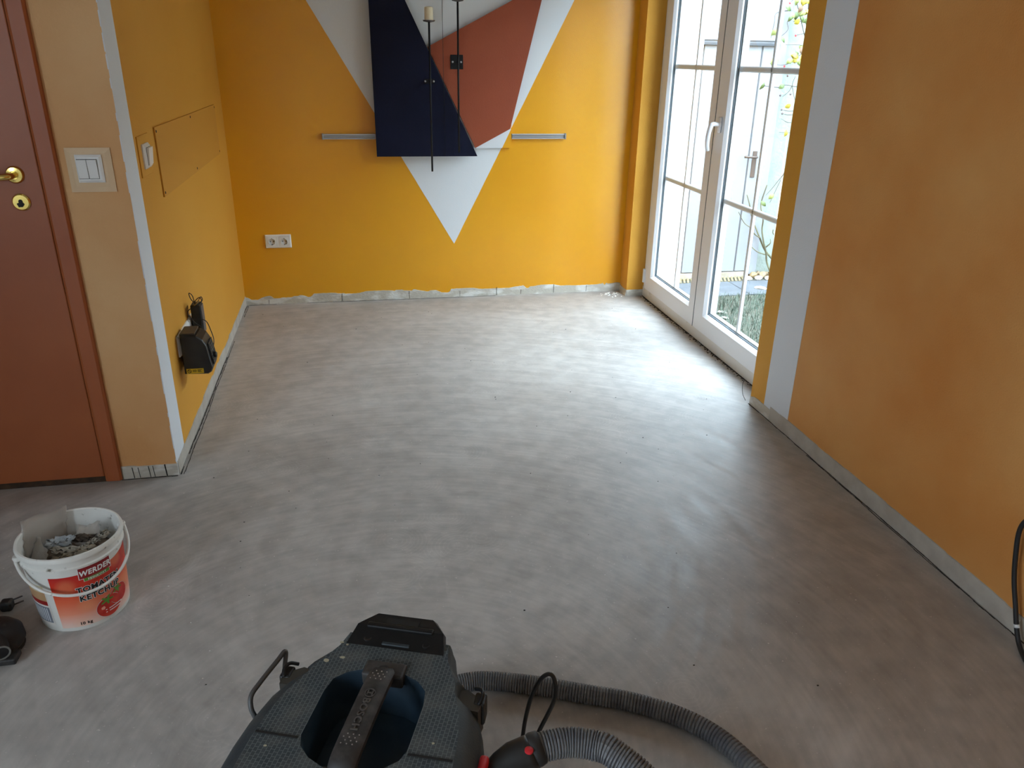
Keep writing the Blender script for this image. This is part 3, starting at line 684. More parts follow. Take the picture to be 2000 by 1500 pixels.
tag(sheet('plastic_film', [c + Vector((-.112, .0, .17)), c + Vector((-.06, -.09, .17)), c + Vector((-.04, -.05, .205)), c + Vector((-.09, .03, .215))], M_film, None, 8, .004, 3), 'milky plastic film folded along the left inside of the bucket', 'plastic film')
tag(sheet('plastic_film', [c + Vector((.0, .0, .175)), c + Vector((.06, .0, .18)), c + Vector((.06, .06, .225)), c + Vector((.0, .06, .22))], M_film, None, 6, .006, 5), 'small milky film flap standing in the middle of the bucket', 'plastic film')
scr = [((-.05, .0, .195), (.05, -.02, .19), .014, (206, 196, 180), 'pale torn strip across the middle of the bucket'),
       ((-.07, .02, .20), (.0, .015, .205), .016, (188, 190, 190), 'bluish grey torn strip at the left of the bucket heap'),
       ((-.04, -.045, .185), (.065, -.015, .200), .012, (176, 160, 136), 'tan curled strip nearest the front rim of the bucket'),
       ((-.02, .03, .205), (.05, .02, .200), .012, (92, 76, 62), 'dark brown strip behind the others in the bucket'),
       ((.03, -.02, .195), (.085, .03, .215), .010, (198, 186, 168), 'pale curled strip against the right inside of the bucket')]
for k, (p, q, w, cc, lb) in enumerate(scr):
    p, q = c + Vector(p), c + Vector(q); d = (q - p).normalized(); s = Vector((-d.y, d.x, .25)) * w
    tag(sheet('paper_scrap', [p - s, q - s * .8, q + s, p + s * .7], mat('scrap_%d' % k, cc, .8, tuple(int(x * .7) for x in cc), 30), None, 12, .0045, 20 + k, .001), lb, 'scrap')

# ------------------------------------------------------------------ vacuum cleaner
vc = thing('vacuum_cleaner', 'dusty dark teal workshop vacuum cleaner with black carry handle', 'vacuum cleaner', (-.0422, .9346, 0), -math.atan2(.353, .936), local=True)
def deck_mat():
    m = bpy.data.materials.new('dusty_teal_grid'); m.use_nodes = True; nt = m.node_tree; p = nt.nodes['Principled BSDF']; N = nt.nodes.new; L = nt.links.new
    tc = N('ShaderNodeTexCoord'); b = N('ShaderNodeTexBrick'); mp = N('ShaderNodeMapping'); mp.inputs['Rotation'].default_value = (0, 0, PI / 2); L(tc.outputs['Object'], mp.inputs[0]); L(mp.outputs[0], b.inputs[0])
    b.inputs['Scale'].default_value = 1.0; b.inputs['Brick Width'].default_value = .0085; b.inputs['Row Height'].default_value = .0066; b.inputs['Mortar Size'].default_value = .0005
    b.offset = .5; b.inputs['Color1'].default_value = srgb(50, 58, 62); b.inputs['Color2'].default_value = srgb(58, 66, 69); b.inputs['Mortar'].default_value = srgb(100, 107, 108)
    n = N('ShaderNodeTexNoise'); n.inputs['Scale'].default_value = 22; n.inputs['Detail'].default_value = 6; L(tc.outputs['Object'], n.inputs[0])
    r = N('ShaderNodeValToRGB'); r.color_ramp.elements[0].position = .42; r.color_ramp.elements[1].position = .78
    r.color_ramp.elements[0].color = (0, 0, 0, 1); r.color_ramp.elements[1].color = (.45, .45, .45, 1); L(n.outputs[0], r.inputs[0])
    mx = N('ShaderNodeMix'); mx.data_type = 'RGBA'; L(r.outputs[0], mx.inputs[0]); L(b.outputs[0], mx.inputs[6]); mx.inputs[7].default_value = srgb(112, 110, 104)
    L(mx.outputs[2], p.inputs['Base Color']); p.inputs['Roughness'].default_value = .6
    bu_ = N('ShaderNodeBump'); bu_.inputs['Strength'].default_value = .5; bu_.inputs['Distance'].default_value = .001; L(b.outputs['Fac'], bu_.inputs['Height']); L(bu_.outputs[0], p.inputs['Normal'])
    return m
M_deck = deck_mat()
M_shell = mat('dusty_teal_plastic', (46, 54, 58), .6, (70, 72, 70), 16, 6, .5, .8, bump=.15, bscale=300)
M_tank = mat('tank_blue_black', (36, 44, 52), .55, (60, 62, 62), 10, 5, .5, .8)
M_pit = mat('pit_blue', (34, 50, 62), .45, (60, 74, 82), 14, 5, .5, .75)
M_grip = mat('dusty_grip', (46, 42, 40), .6, (78, 72, 68), 40, 5, .45, .75)
# paired outlines (half): rim point, deck point
half = [((.0, .217), (.0, .207)), ((.060, .217), (.055, .207)), ((.098, .212), (.092, .204)), ((.105, .176), (.098, .170)), ((.113, .158), (.106, .152)), ((.148, .122), (.118, .128)), ((.140, .114), (.124, .118)), ((.138, .088), (.128, .098)), ((.168, .080), (.136, .078)), ((.180, .050), (.147, .048)), ((.189, .0), (.156, .0)), ((.192, -.05), (.159, -.05)), ((.191, -.11), (.158, -.11)), ((.178, -.165), (.146, -.155)), ((.14, -.20), (.115, -.188)), ((.07, -.222), (.06, -.21)), ((.0, -.226), (.0, -.214))]
rim = [h[0] for h in half] + [(-h[0][0], h[0][1]) for h in half[-2:0:-1]]
dck = [h[1] for h in half] + [(-h[1][0], h[1][1]) for h in half[-2:0:-1]]
ph = [(.0, .122), (.035, .121), (.062, .109), (.080, .090), (.085, .060), (.085, -.030), (.078, -.050), (.058, -.068), (.032, -.080), (.0, -.083)]
pit = ph + [(-x, y) for x, y in ph[-2:0:-1]]
def loft(rings):
    n = len(rings[0]); V = [v for r in rings for v in r]
    return V, [(i * n + k, i * n + (k + 1) % n, (i + 1) * n + (k + 1) % n, (i + 1) * n + k) for i in range(len(rings) - 1) for k in range(n)]
ring = lambda P, z, s=1.0: [(x * s, y * s, z) for x, y in P]
lerp2 = lambda A, B, t: [(a[0] + (b[0] - a[0]) * t, a[1] + (b[1] - a[1]) * t) for a, b in zip(A, B)]
zs = .458
hd = mk('motor_head', *loft([ring(rim, .285, .98), ring(rim, .30, 1.02), ring(rim, .37, 1.045), ring(rim, .41, 1.03), ring(rim, .43, 1.0), ring(lerp2(rim, dck, .25), .442), ring(lerp2(rim, dck, .65), .454), ring(dck, zs)]), M_shell, vc); auto(hd, 35)
bm = bmesh.new()
va_ = [bm.verts.new((x, y, zs)) for x, y in dck]; vb_ = [bm.verts.new((x, y, zs)) for x, y in pit]
ed = [bm.edges.new((L_[i], L_[(i + 1) % len(L_)])) for L_ in (va_, vb_) for i in range(len(L_))]
bmesh.ops.triangle_fill(bm, use_beauty=True, edges=ed)
bm.verts.index_update()
dv = [tuple(v.co) for v in bm.verts]; df = [tuple(v.index for v in f.verts) for f in bm.faces]; bm.free()
mk('grid_deck', dv, df, M_deck, vc)
n = len(pit)
V, F = loft([ring(pit, zs), ring(pit, zs - .004, .985), ring(pit, .37, .93)]); F.append(tuple(range(2 * n, 3 * n))); o = mk('handle_recess', V, F, M_pit, vc); auto(o, 50)
for s in (-1, 1):
    box('deck_step', *sorted((s * .088, s * .157)), -.039, -.035, zs - .002, zs + .0015, M_dark, vc)
M_splash = mat('cream_splash', (176, 166, 140), .8)
for k, (x, y, a, b) in enumerate(((-.108, .128, .006, .004), (-.083, .140, .005, .003), (-.098, .176, .004, .0025), (-.086, .172, .0025, .002), (-.13, -.06, .003, .002), (.12, -.01, .0025, .002))):
    q = random.Random(60 + k); P = [(x + a * q.uniform(.7, 1.1) * math.cos(t), y + b * q.uniform(.7, 1.1) * math.sin(t)) for t in [2 * PI * i / 12 for i in range(12)]]
    prism('plaster_splash', P, zs - .0005, zs + .0006, 'z', M_splash, vc)
# rear clip
V, F = loft([[(x, y, .40) for x, y in ((-.089, .176), (.089, .176), (.082, .222), (.058, .252), (-.058, .252), (-.082, .222))], [(x, y, .4588) for x, y in ((-.089, .176), (.089, .176), (.082, .222), (.058, .254), (-.058, .254), (-.082, .222))], [(x, y, .472) for x, y in ((-.080, .214), (.080, .214), (.072, .224), (.052, .247), (-.052, .247), (-.072, .224))]])
F += [(12, 13, 14, 15, 16, 17), (5, 4, 3, 2, 1, 0)]; M_clip = mat('clip_black', (15, 14, 14), .5, (30, 27, 25), 30, 5, .5, .8, spec=.3); clip = mk('rear_clip', V, F, M_clip, vc)
box('clip_bar', -.062, .062, .208, .220, .466, .476, M_clip, clip, .003, 2)
box('clip_slot', -.03, .03, .2215, .236, .4705, .4735, M_dark, clip)
box('clip_tab', -.026, .026, .180, .192, zs + .001, zs + .0045, M_shell, clip, .0015)
for s in (-1, 1):
    lathe('screw_boss', [(0, 0), (.007, 0), (.007, .003), (.0045, .003), (.0045, .001), (0, .001)], (s * .054, .190, zs + .003), M_black, vc, 'z', 16)
    # side latches
    lt = mk('latch_pad', *prismg([(s * .128, .116), (s * .146, .120), (s * .176, .100), (s * .172, .076), (s * .132, .080)], .385, .444, 'z'), mat('latch_brown', (62, 56, 48), .55), vc)
    tube('latch_wire', [(s * .158, .124, .445), (s * .170, .116, .452), (s * .174, .102, .452), (s * .170, .090, .445)], .0032, M_iron, lt, 8, 5)
    box('latch_hook', *sorted((s * .160, s * .180)), .090, .118, .40, .446, M_black, lt, .004, 2)
# swung-out bail on the left latch
tube('side_bail', [(-.178, .110, .415), (-.184, .122, .435), (-.190, .142, .452), (-.194, .118, .452), (-.203, .07, .447), (-.208, .046, .440), (-.204, .034, .425), (-.196, .03, .41)], .0042, mat('bail_grey', (72, 70, 68), .45), vc, 10, 6)
# carry handle
gp = catmull([(0, .128, .452), (0, .112, .468), (0, .07, .474), (0, 0, .475), (0, -.06, .473), (0, -.082, .466), (0, -.092, .45)], 6)
def sweep(path, prof):
    V = []; m_ = len(prof)
    for i, p in enumerate(path):
        t = (path[min(i + 1, len(path) - 1)] - path[max(i - 1, 0)]).normalized(); up = Vector((1, 0, 0)).cross(t); up = up if up.z > 0 else -up
        for a, b in prof: V.append(tuple(p + Vector((a, 0, 0)) + up * b))
    F = [(i * m_ + k, i * m_ + (k + 1) % m_, (i + 1) * m_ + (k + 1) % m_, (i + 1) * m_ + k) for i in range(len(path) - 1) for k in range(m_)] + [tuple(range(m_)), tuple(range((len(path) - 1) * m_, len(path) * m_))]
    return V, F
gr = mk('carry_handle', *sweep(gp, [(-.021, -.012), (-.021, -.002), (-.014, .004), (.014, .004), (.021, -.002), (.021, -.012), (.012, -.02), (-.012, -.02)]), M_grip, vc); auto(gr, 45)
box('handle_foot', -.036, .036, .104, .138, .44, .4655, M_grip, gr, .004, 2)
box('handle_foot', -.030, .030, -.100, -.080, .42, .462, M_grip, gr, .004, 2)
zt = .4798
tg = textg('BOSCH', .0165, .0008, .0003)
mk('brand_lettering', [(y - .006, .006 - x, zt + z) for x, y, z in [(v[0] * 1.15, v[1], v[2]) for v in tg[0]]], tg[1], mat('raised_letter', (84, 78, 74), .5), gr)
V, F = latheg([(.0075, 0), (.009, 0), (.009, .0012), (.0075, .0012)], (0, .050, zt - .0004), 'z', 24)
F += [(3 * 24 + k, 3 * 24 + (k + 1) % 24, (k + 1) % 24, k) for k in range(24)]
mk('brand_emblem', *joinv((V, F), boxg(-.005, -.003, .045, .055, zt - .0004, zt + .0008), boxg(.003, .005, .045, .055, zt - .0004, zt + .0008), boxg(-.003, .003, .049, .051, zt - .0004, zt + .0008)), mat('raised_letter', (84, 78, 74), .5), gr)
V, F = latheg([(.0085, 0), (.010, 0), (.010, .001), (.0085, .001)], (0, .115, .4682), 'z', 24)
F += [(3 * 24 + k, 3 * 24 + (k + 1) % 24, (k + 1) % 24, k) for k in range(24)]
mk('handle_rivet', V, F, M_grip, gr)
dots = []
for j, y0_ in enumerate((.082, -.052)):
    for r_ in range(4):
        for q in range(3):
            x = -.009 + q * .009 + (.0045 if r_ % 2 else 0); y = y0_ + r_ * .0062
            dots.append(latheg([(0, 0), (.0011, 0), (.0011, .0006), (0, .0006)], (x - .002, y, zt - .0008 - (.0012 if j == 0 and r_ > 1 else 0)), 'z', 8, True))
tag(mk('grip_dots', *joinv(*dots), mat('dust_dot', (150, 142, 134), .7), gr), kind='stuff')
# tank, chassis and wheels below
tank = [(.165 * math.copysign(abs(math.cos(a)) ** .55, math.cos(a)), .200 * math.copysign(abs(math.sin(a)) ** .55, math.sin(a))) for a in [2 * PI * k / 40 for k in range(40)]]
V, F = loft([ring(tank, .05, .94), ring(tank, .06, 1.0), ring(tank, .26, 1.06), ring(tank, .292, 1.08)]); F += [tuple(range(40)), tuple(range(120, 160))]; o = mk('dust_tank', V, F, M_tank, vc); auto(o)
V, F = loft([ring(tank, .025, 1.02), ring(tank, .07, 1.06), ring(tank, .085, 1.05)]); F += [tuple(range(40)), tuple(range(80, 120))]; o = mk('chassis', V, F, M_black, vc); auto(o)
for sx in (-1, 1):
    lathe('rear_wheel', [(0, -.014), (.06, -.014), (.066, -.008), (.066, .008), (.06, .014), (0, .014)], (sx * .186, -.12, .066), M_black, vc, 'x', 28)
    lathe('castor_wheel', [(0, -.010), (.022, -.010), (.025, 0), (.022, .010), (0, .010)], (sx * .12, .15, .025), M_black, vc, 'x', 18)
V, F = boxg(.190, .205, -.030, .008, .375, .432, .005, 2); mk('red_latch', V, F, mat('latch_red', (204, 34, 42), .45), vc, smooth=True)
# hose port on the head's right side
def vloc(x, y, z):
    a = -math.atan2(.353, .936); ca, sa = math.cos(a), math.sin(a); dx, dy = x + .0422, y - .9346
    return (ca * dx + sa * dy, -sa * dx + ca * dy, z)
# ------------------------------------------------------------------ suction hose
hs_ = thing('suction_hose', 'ribbed grey suction hose curling from the vacuum across the floor', 'hose', (.45, 1.2, 0))
hpth = [(.215, .873, .418), (.227, .875, .423), (.255, .877, .425), (.285, .876, .425), (.319, .864, .425), (.346, .843, .424), (.395, .780, .40), (.45, .66, .32), (.50, .52, .20), (.58, .40, .09), (.70, .36, .04), (.83, .44, .0235), (.87, .62, .0235), (.845, .82, .0235), (.805, .97, .0235), (.765, 1.10, .0235), (.722, 1.19, .0235), (.658, 1.258, .0235), (.566, 1.317, .0235), (.465, 1.36, .0235), (.362, 1.404, .0235), (.262, 1.437, .0235), (.203, 1.445, .0235), (.13, 1.43, .0235), (.07, 1.38, .0235), (.05, 1.30, .024)]
cp_ = even(catmull(hpth, 40), .0008)
def ribg(pts, r):
    n = len(pts); ph_ = 0.0; rr = []
    keys = [(0, .0050), (.12, .0056), (.3, .0085), (.52, .0105), (.72, .0082), (.88, .0062), (1, .006)]
    for i in range(n):
        f = i / (n - 1); k = next(q for q in range(len(keys) - 1) if f <= keys[q + 1][0])
        pitch = keys[k][1] + (keys[k + 1][1] - keys[k][1]) * (f - keys[k][0]) / (keys[k + 1][0] - keys[k][0])
        ph_ = (ph_ + .0008 / pitch) % 1.0; d = min(ph_, 1 - ph_)
        rr.append(r - .0034 * max(0.0, 1 - d / .24))
    return tubeg(pts, rr, 14)
M_hose = mat('hose_grey', (92, 92, 96), .5, (112, 110, 108), 20, 4)
mk('ribbed_tube', *ribg(cp_, .0232), M_hose, hs_, smooth=False)
cn = tube('connector', [(.150, .858, .400), (.158, .862, .402), (.170, .867, .405), (.190, .872, .412), (.214, .873, .418), (.222, .874, .421)], [.019, .020, .0235, .0265, .0275, .0265], M_black, hs_, 24, 0)
tube('collar', [(.216, .873, .4185), (.226, .875, .4225), (.236, .8765, .4245)], [.0255, .0272, .0255], mat('collar_black', (34, 32, 31), .6), cn, 24)
lathe('release_button', [(0, 0), (.007, 0), (.007, .003), (.005, .0045), (0, .0045)], (.212, .858, .4405), mat('latch_red', (204, 34, 42), .45), cn, 'z', 16)
# ------------------------------------------------------------------ cables
tag(tube('cable', [(.12, 1.10, .03), (.20, 1.10, .09), (.250, 1.10, .15), (.257, 1.10, .194), (.262, 1.10, .245), (.272, 1.10, .300), (.288, 1.10, .340), (.303, 1.10, .353), (.314, 1.10, .345), (.320, 1.10, .318), (.318, 1.10, .285), (.306, 1.10, .250), (.285, 1.09, .212), (.26, 1.07, .15), (.22, 1.06, .06), (.17, 1.08, .012)], .0042, M_black, None, 10, 8), 'black cable standing up in a loop between hose and vacuum', 'cable')
ec = thing('extension_cable', 'thick black cable hanging down the orange wall at the right edge', 'cable', (1.66, 1.40, 0))
tube('cord', [(1.68, 1.30, .39), (1.655, 1.36, .385), (1.650, 1.405, .36), (1.652, 1.425, .31), (1.656, 1.416, .23), (1.658, 1.40, .165), (1.66, 1.377, .105), (1.66, 1.352, .045), (1.655, 1.325, .012), (1.63, 1.27, .0075), (1.60, 1.18, .0075), (1.55, 1.05, .0075)], .0062, mat('rubber_cable', (30, 29, 30), .6), ec, 10, 8)
tube('cable_tie', [(1.6605, 1.358, .058), (1.6605, 1.354, .050)], .0072, mat('tie_white', (226, 226, 224), .5), ec, 12)
box('plug', 1.672, 1.690, 1.27, 1.315, .365, .41, M_black, ec, .005, 2)
rs = thing('wall_socket', 'white power socket at the right edge on the orange wall', 'socket', (XR, 1.39, .35))
V, F = plate = boxg(XR - .011, XR, 1.285, 1.437, .350, .431, .004, 2); mk('cover_frame', V, F, M_sw, rs)
lathe('socket_well', [(0, -.0112), (.02, -.0112), (.02, -.013), (0, -.013)], (XR, 1.40, .39), mat('well_grey', (206, 204, 200), .5), rs, 'x', 20)
# ------------------------------------------------------------------ power tool at the left edge
tl = thing('power_tool', 'black dusty hand grinder with round suction port at the left edge', 'power tool', (-.97, 1.80, 0))
M_tool = mat('tool_black', (34, 32, 32), .6, (84, 78, 72), 26, 6, .5, .75)
V, F = latheg([(0, .012), (.062, .012), (.066, .02), (.064, .045), (.05, .062), (.03, .072), (0, .074)], (-.975, 1.80, 0), 'z', 32); o = mk('dust_hood', V, F, M_tool, tl); auto(o)
lathe('brush_ring', [(.052, .001), (.062, .001), (.062, .013), (.052, .013)], (-.975, 1.80, 0), mat('bristle', (48, 46, 44), .9), tl, 'z', 32, False)
V, F = tubeg([(-.955, 1.77, .048), (-.932, 1.725, .044)], [.021, .020], 24); o = mk('suction_port', V, F, M_tool, tl); auto(o)
d_ = Vector((.023, -.045, -.004)).normalized(); e_ = Vector((-.932, 1.725, .044)) + d_ * .0004
V, F = tubeg([e_, e_ + d_ * .002], [.021, .021], 24, False); vi, fi = tubeg([e_, e_ + d_ * .002], [.017, .017], 24, False)
V, F = joinv((V, F), (vi, fi)); F += [(24 + k, 24 + (k + 1) % 24, 72 + (k + 1) % 24, 72 + k) for k in range(24)]
mk('port_rim', V, F, mat('rim_grey', (120, 118, 112), .5), tl)
V, F = tubeg([e_ + d_ * .0002, e_ + d_ * .0006], .0168, 24); mk('port_bore', V, F, M_dark, tl)
box('base_plate', -.965, -.905, 1.722, 1.765, .004, .022, M_tool, tl, .004, 2)
tube('motor_body', [(-.99, 1.80, .065), (-1.06, 1.80, .068), (-1.18, 1.81, .062), (-1.27, 1.82, .055)], [.032, .033, .030, .026], M_tool, tl, 20, 0)
plg = box('plug', -1.024, -.994, 1.945, 1.975, .002, .030, M_tool, tl, .006, 2)
for dz in (0, .016): tube('plug_pin', [(-.998, 1.968, .008 + dz), (-.976, 1.982, .009 + dz)], .0022, M_pan, plg, 8)
tube('cord', [(-1.018, 1.952, .016), (-1.04, 1.935, .012), (-1.07, 1.90, .006), (-1.10, 1.88, .005), (-1.2, 1.88, .006), (-1.28, 1.84, .04)], .0038, M_black, tl, 8, 6)

# ------------------------------------------------------------------ crumbs on the floor
rnd = random.Random(11)
def crumbs(name, label, n, place, m, r0, r1):
    V, F = [], []
    for _ in range(n):
        x, y = place(); r = rnd.uniform(r0, r1); k = len(V)
        V += [(x - r, y - r * .6, 0), (x + r * .9, y - r * .5, 0), (x + r, y + r * .7, 0), (x - r * .7, y + r, 0), (x + rnd.uniform(-.3, .3) * r, y, r * rnd.uniform(.5, 1.0))]
        F += [(k, k + 1, k + 4), (k + 1, k + 2, k + 4), (k + 2, k + 3, k + 4), (k + 3, k, k + 4)]
    return tag(mk(name, V, F, m), label, 'crumbs', kind='stuff')
anyw = lambda: (rnd.uniform(-.6, 1.55), rnd.uniform(1.3, 4.6))
crumbs('plaster_crumbs', 'tiny white plaster crumbs scattered over the grey floor', 130, anyw, mat('crumb_white', (226, 222, 214), .9), .0007, .0024)
crumbs('dark_crumbs', 'tiny black crumbs scattered over the grey floor', 70, anyw, M_dark, .0012, .0032)
def sillp():
    y = rnd.uniform(Y0, Y1 - .03); return (XW - .006 - abs(rnd.gauss(0, .011)), y)
crumbs('sill_dirt', 'dark dirt crumbs along the foot of the terrace window', 420, sillp, mat('dirt_brown', (58, 48, 40), .95), .0015, .005)
crumbs('corner_crumbs', 'white plaster crumbs in the far corner beside the window', 60, lambda: (1.62 + rnd.gauss(0, .05), 4.70 + rnd.gauss(0, .03)) , mat('crumb_white', (226, 222, 214), .9), .002, .008)
tag(tube('wire_end', [(1.690, 2.955, .002), (1.682, 2.975, .03), (1.690, 3.0, .065), (1.71, 3.02, .075)], .0012, M_gap, None, 6, 6), 'short thin wire end bent up at the foot of the window jamb', 'wire')

# ------------------------------------------------------------------ outside
GZ = -.38
struct(box('ground', -6, 14, -6, 16, GZ - .3, GZ - .005, mat('soil', (76, 70, 58), .95, (60, 58, 46), 6)))
struct(box('wall_house_base', 1.75, 2.05, REAR, YB + .3, GZ, -.02, M_pvcd))
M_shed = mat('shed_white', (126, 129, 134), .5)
sh = thing('garden_shed', 'white ribbed metal shed with side door beyond the window', 'shed', (2.5, 6.35, GZ))
x = 1.30; k = 0
while x < 2.66:
    V, F = prismg([(x, 6.36), (x + .004, 6.352), (x + .010, 6.345), (x + .186, 6.345), (x + .192, 6.352), (x + .196, 6.36)], -.335, 2.25, 'z'); mk('wall_panel', V, F, M_shed, sh); x += .1965
box('back_body', 1.30, 3.52, 6.36, 8.6, -.335, 2.25, M_shed, sh)
box('roof', 1.2, 3.60, 6.28, 8.7, 2.25, 2.33, mat('shed_roof', (214, 216, 220), .6), sh, .01)
box('corner_post', 3.46, 3.53, 6.325, 6.40, -.36, 2.25, M_shed, sh, .004)
box('plinth', 1.3, 3.46, 6.325, 6.45, GZ - .01, -.335, mat('plinth_concrete', (150, 144, 132), .9, (128, 120, 106), 12), sh)
box('panel_top', 2.66, 3.46, 6.345, 6.36, 1.58, 2.25, M_shed, sh)
sd = empty('side_door', (3.05, 6.34, -.33), parent=sh)
x = 2.685
for k in range(6):
    V, F = prismg([(x, 6.358), (x + .004, 6.346), (x + .008, 6.336), (x + .118, 6.336), (x + .122, 6.346), (x + .126, 6.358)], -.325, 1.54, 'z'); mk('door_panel', V, F, M_shed, sd); x += .1275
box('drip_rail', 2.68, 3.455, 6.31, 6.345, 1.54, 1.562, mat('rail_grey', (62, 64, 68), .5), sd, .002)
mk('handle_plate', *boxg(3.355, 3.395, 6.326, 6.337, .50, .72, .003), mat('handle_brown', (72, 60, 54), .5), sd)
tube('handle_lever', [(3.375, 6.33, .672), (3.375, 6.29, .672), (3.36, 6.275, .673), (3.30, 6.275, .676), (3.255, 6.278, .678)], .010, mat('handle_brown', (72, 60, 54), .5), sd, 10, 0)
M_stucco = mat('pale_stucco', (136, 144, 138), .95, (126, 135, 128), 8, bump=1.0, bscale=45)
struct(box('wall_garden', 3.53, 9.0, 6.40, 6.7, GZ - .01, 1.98, M_stucco))
struct(box('wall_sky_blocker', 6.6, 7.0, -6.0, 9.0, GZ, 3.4, mat('sky_blocker_grey', (150, 146, 138), .9)))  # unseen wall added opposite the window to hold back low sky light
# paving slabs and the drain border
sl = []
M_slab = mat('slab_grey', (78, 80, 84), .85, (64, 66, 70), 7, 5, bump=.4, bscale=50)
slab_r = struct(empty('paving', (3.0, 5.97, GZ)))
x = 1.4
while x < 5.2:
    box('slab', x, x + .594, 5.77, 6.17, GZ - .04, GZ + .004 + rnd.uniform(0, .003), M_slab, slab_r, .004); x += .6
kerb = struct(empty('drain_border', (3.0, 6.25, GZ)))
box('drain_bed', 1.4, 3.44, 6.18, 6.32, GZ - .03, GZ - .008, mat('drain_dark', (112, 96, 62), .95), kerb)
for k in range(56):
    x = 1.45 + k * .035
    V, F = prismg([(x, 6.185), (x + .018, 6.185), (x + .068, 6.315), (x + .050, 6.315)], GZ - .01, GZ + .006, 'z'); mk('drain_slat', V, F, mat('drain_wood', (116, 104, 74), .8), kerb)
# grass
V, F = [], []; rnd = random.Random(5)
for _ in range(15000):
    x = rnd.uniform(2.06, 3.9); y = rnd.uniform(3.6, 5.74); h = rnd.uniform(.015, .06); a = rnd.uniform(0, 2 * PI); w = rnd.uniform(.0015, .003); ln = rnd.uniform(.01, .05)
    cx_, sy_ = math.cos(a), math.sin(a); k = len(V)
    V += [(x - sy_ * w, y + cx_ * w, GZ - .01), (x + sy_ * w, y - cx_ * w, GZ - .01), (x + cx_ * ln * .5 + sy_ * w * .7, y + sy_ * ln * .5 - cx_ * w * .7, GZ + h * .7), (x + cx_ * ln * .5 - sy_ * w * .7, y + sy_ * ln * .5 + cx_ * w * .7, GZ + h * .7), (x + cx_ * ln, y + sy_ * ln, GZ + h)]
    F += [(k, k + 1, k + 2, k + 3), (k + 3, k + 2, k + 4)]
tag(mk('lawn', V, F, mat('grass_green', (50, 66, 52), .8, (72, 80, 66), 3, 4, .4, .6)), 'patchy green lawn outside the terrace window', 'grass', kind='stuff')
# stones
def stone(x, y, r, seed, flat=.65):
    q = random.Random(seed); bm = bmesh.new(); bmesh.ops.create_icosphere(bm, subdivisions=2, radius=1.0)
    ax = Vector((q.uniform(.8, 1.25), q.uniform(.7, 1.0), flat * q.uniform(.8, 1.1))); rz = q.uniform(0, PI)
    cut = [(Vector((q.uniform(-1, 1), q.uniform(-1, 1), q.uniform(-.4, 1))).normalized(), q.uniform(.62, .85)) for _ in range(7)]
    for v in bm.verts:
        for nn, d in cut:
            e = v.co.dot(nn) - d
            if e > 0: v.co -= nn * e
        co = Vector((v.co.x * ax.x, v.co.y * ax.y, v.co.z * ax.z)); v.co = Vector((co.x * math.cos(rz) - co.y * math.sin(rz), co.x * math.sin(rz) + co.y * math.cos(rz), co.z)) * r
    bm.verts.index_update(); zmin = min(v.co.z for v in bm.verts)
    V = [(x + v.co.x, y + v.co.y, GZ + v.co.z - zmin - .004) for v in bm.verts]; F = [tuple(v.index for v in f.verts) for f in bm.faces]; bm.free()
    return V, F
M_st = [mat('stone_tan', (140, 122, 98), .9, (116, 100, 78), 14, 5, bump=.5), mat('stone_pale', (164, 158, 148), .9, (142, 136, 126), 14, 5, bump=.5), mat('stone_ochre', (132, 112, 80), .9, (108, 90, 62), 14, 5, bump=.5)]
spots = [(3.40, 6.20, .042), (3.49, 6.19, .045), (3.585, 6.18, .045), (3.68, 6.19, .045), (3.48, 6.27, .045), (3.585, 6.275, .055), (3.69, 6.28, .05), (3.79, 6.20, .05), (3.80, 6.30, .05), (3.90, 6.22, .05), (3.575, 6.365, .032), (3.665, 6.365, .032)]
for i, (x, y, r) in enumerate(spots):
    k = (1, 1, 1, 0, 2, 0, 2, 0, 1, 2, 0, 2)[i]
    nm = ('tan', 'pale', 'ochre')[k]
    row = {0: 'first of the front row', 1: 'second of the front row', 2: 'third of the front row', 3: 'fourth of the front row', 7: 'fifth of the front row', 9: 'last of the front row', 4: 'first of the middle row', 5: 'second of the middle row', 6: 'third of the middle row', 8: 'last of the middle row', 10: 'small one touching the stucco near the shed', 11: 'small one touching the stucco behind the middle row'}[i]
    tag(mk('rubble_stone', *stone(x, y, r, 40 + i), M_st[k]), '%s rubble stone by the garden wall, %s' % (nm, row), 'stone', 'rubble stones at the garden wall')
for (x, y, r), lb in zip(((3.37, 5.91, .05), (2.74, 5.33, .035), (2.70, 5.20, .03)), ('flat white stone lying on the paving slabs', 'white stone lying in the grass nearer the paving', 'white stone lying in the grass nearer the window')):
    tag(mk('garden_stone', *stone(x, y, r, 77, .35), M_st[1]), lb, 'stone')
# rose shrub
PY = 6.25
shb = thing('rose_shrub', 'thorny shrub with yellowing leaves and red hips against the stucco wall', 'shrub', (3.62, PY, GZ))
M_stem = mat('stem_green', (90, 90, 66), .7, (70, 64, 48), 12); M_twig = mat('twig_dark', (56, 50, 44), .7)
def stem(P, r0, r1, m, dy=0.0, wob=.02):
    pts = [(x, PY + dy + wob * math.sin(3 * i + x * 9), z) for i, (x, z) in enumerate(P)]; c_ = catmull(pts, 6)
    V, F = tubeg(c_, [r0 + (r1 - r0) * i / (len(c_) - 1) for i in range(len(c_))], 7); return mk('stem', V, F, m, shb, smooth=True)
stem([(3.63, -.38), (3.62, -.32), (3.59, -.23), (3.56, -.14), (3.52, -.04), (3.50, .06), (3.48, .16), (3.46, .28), (3.47, .45)], .009, .005, M_stem)
stem([(3.70, -.38), (3.66, -.24), (3.58, -.14), (3.53, -.07), (3.49, -.01), (3.41, .16), (3.35, .28), (3.33, .36)], .010, .005, M_stem, .03)
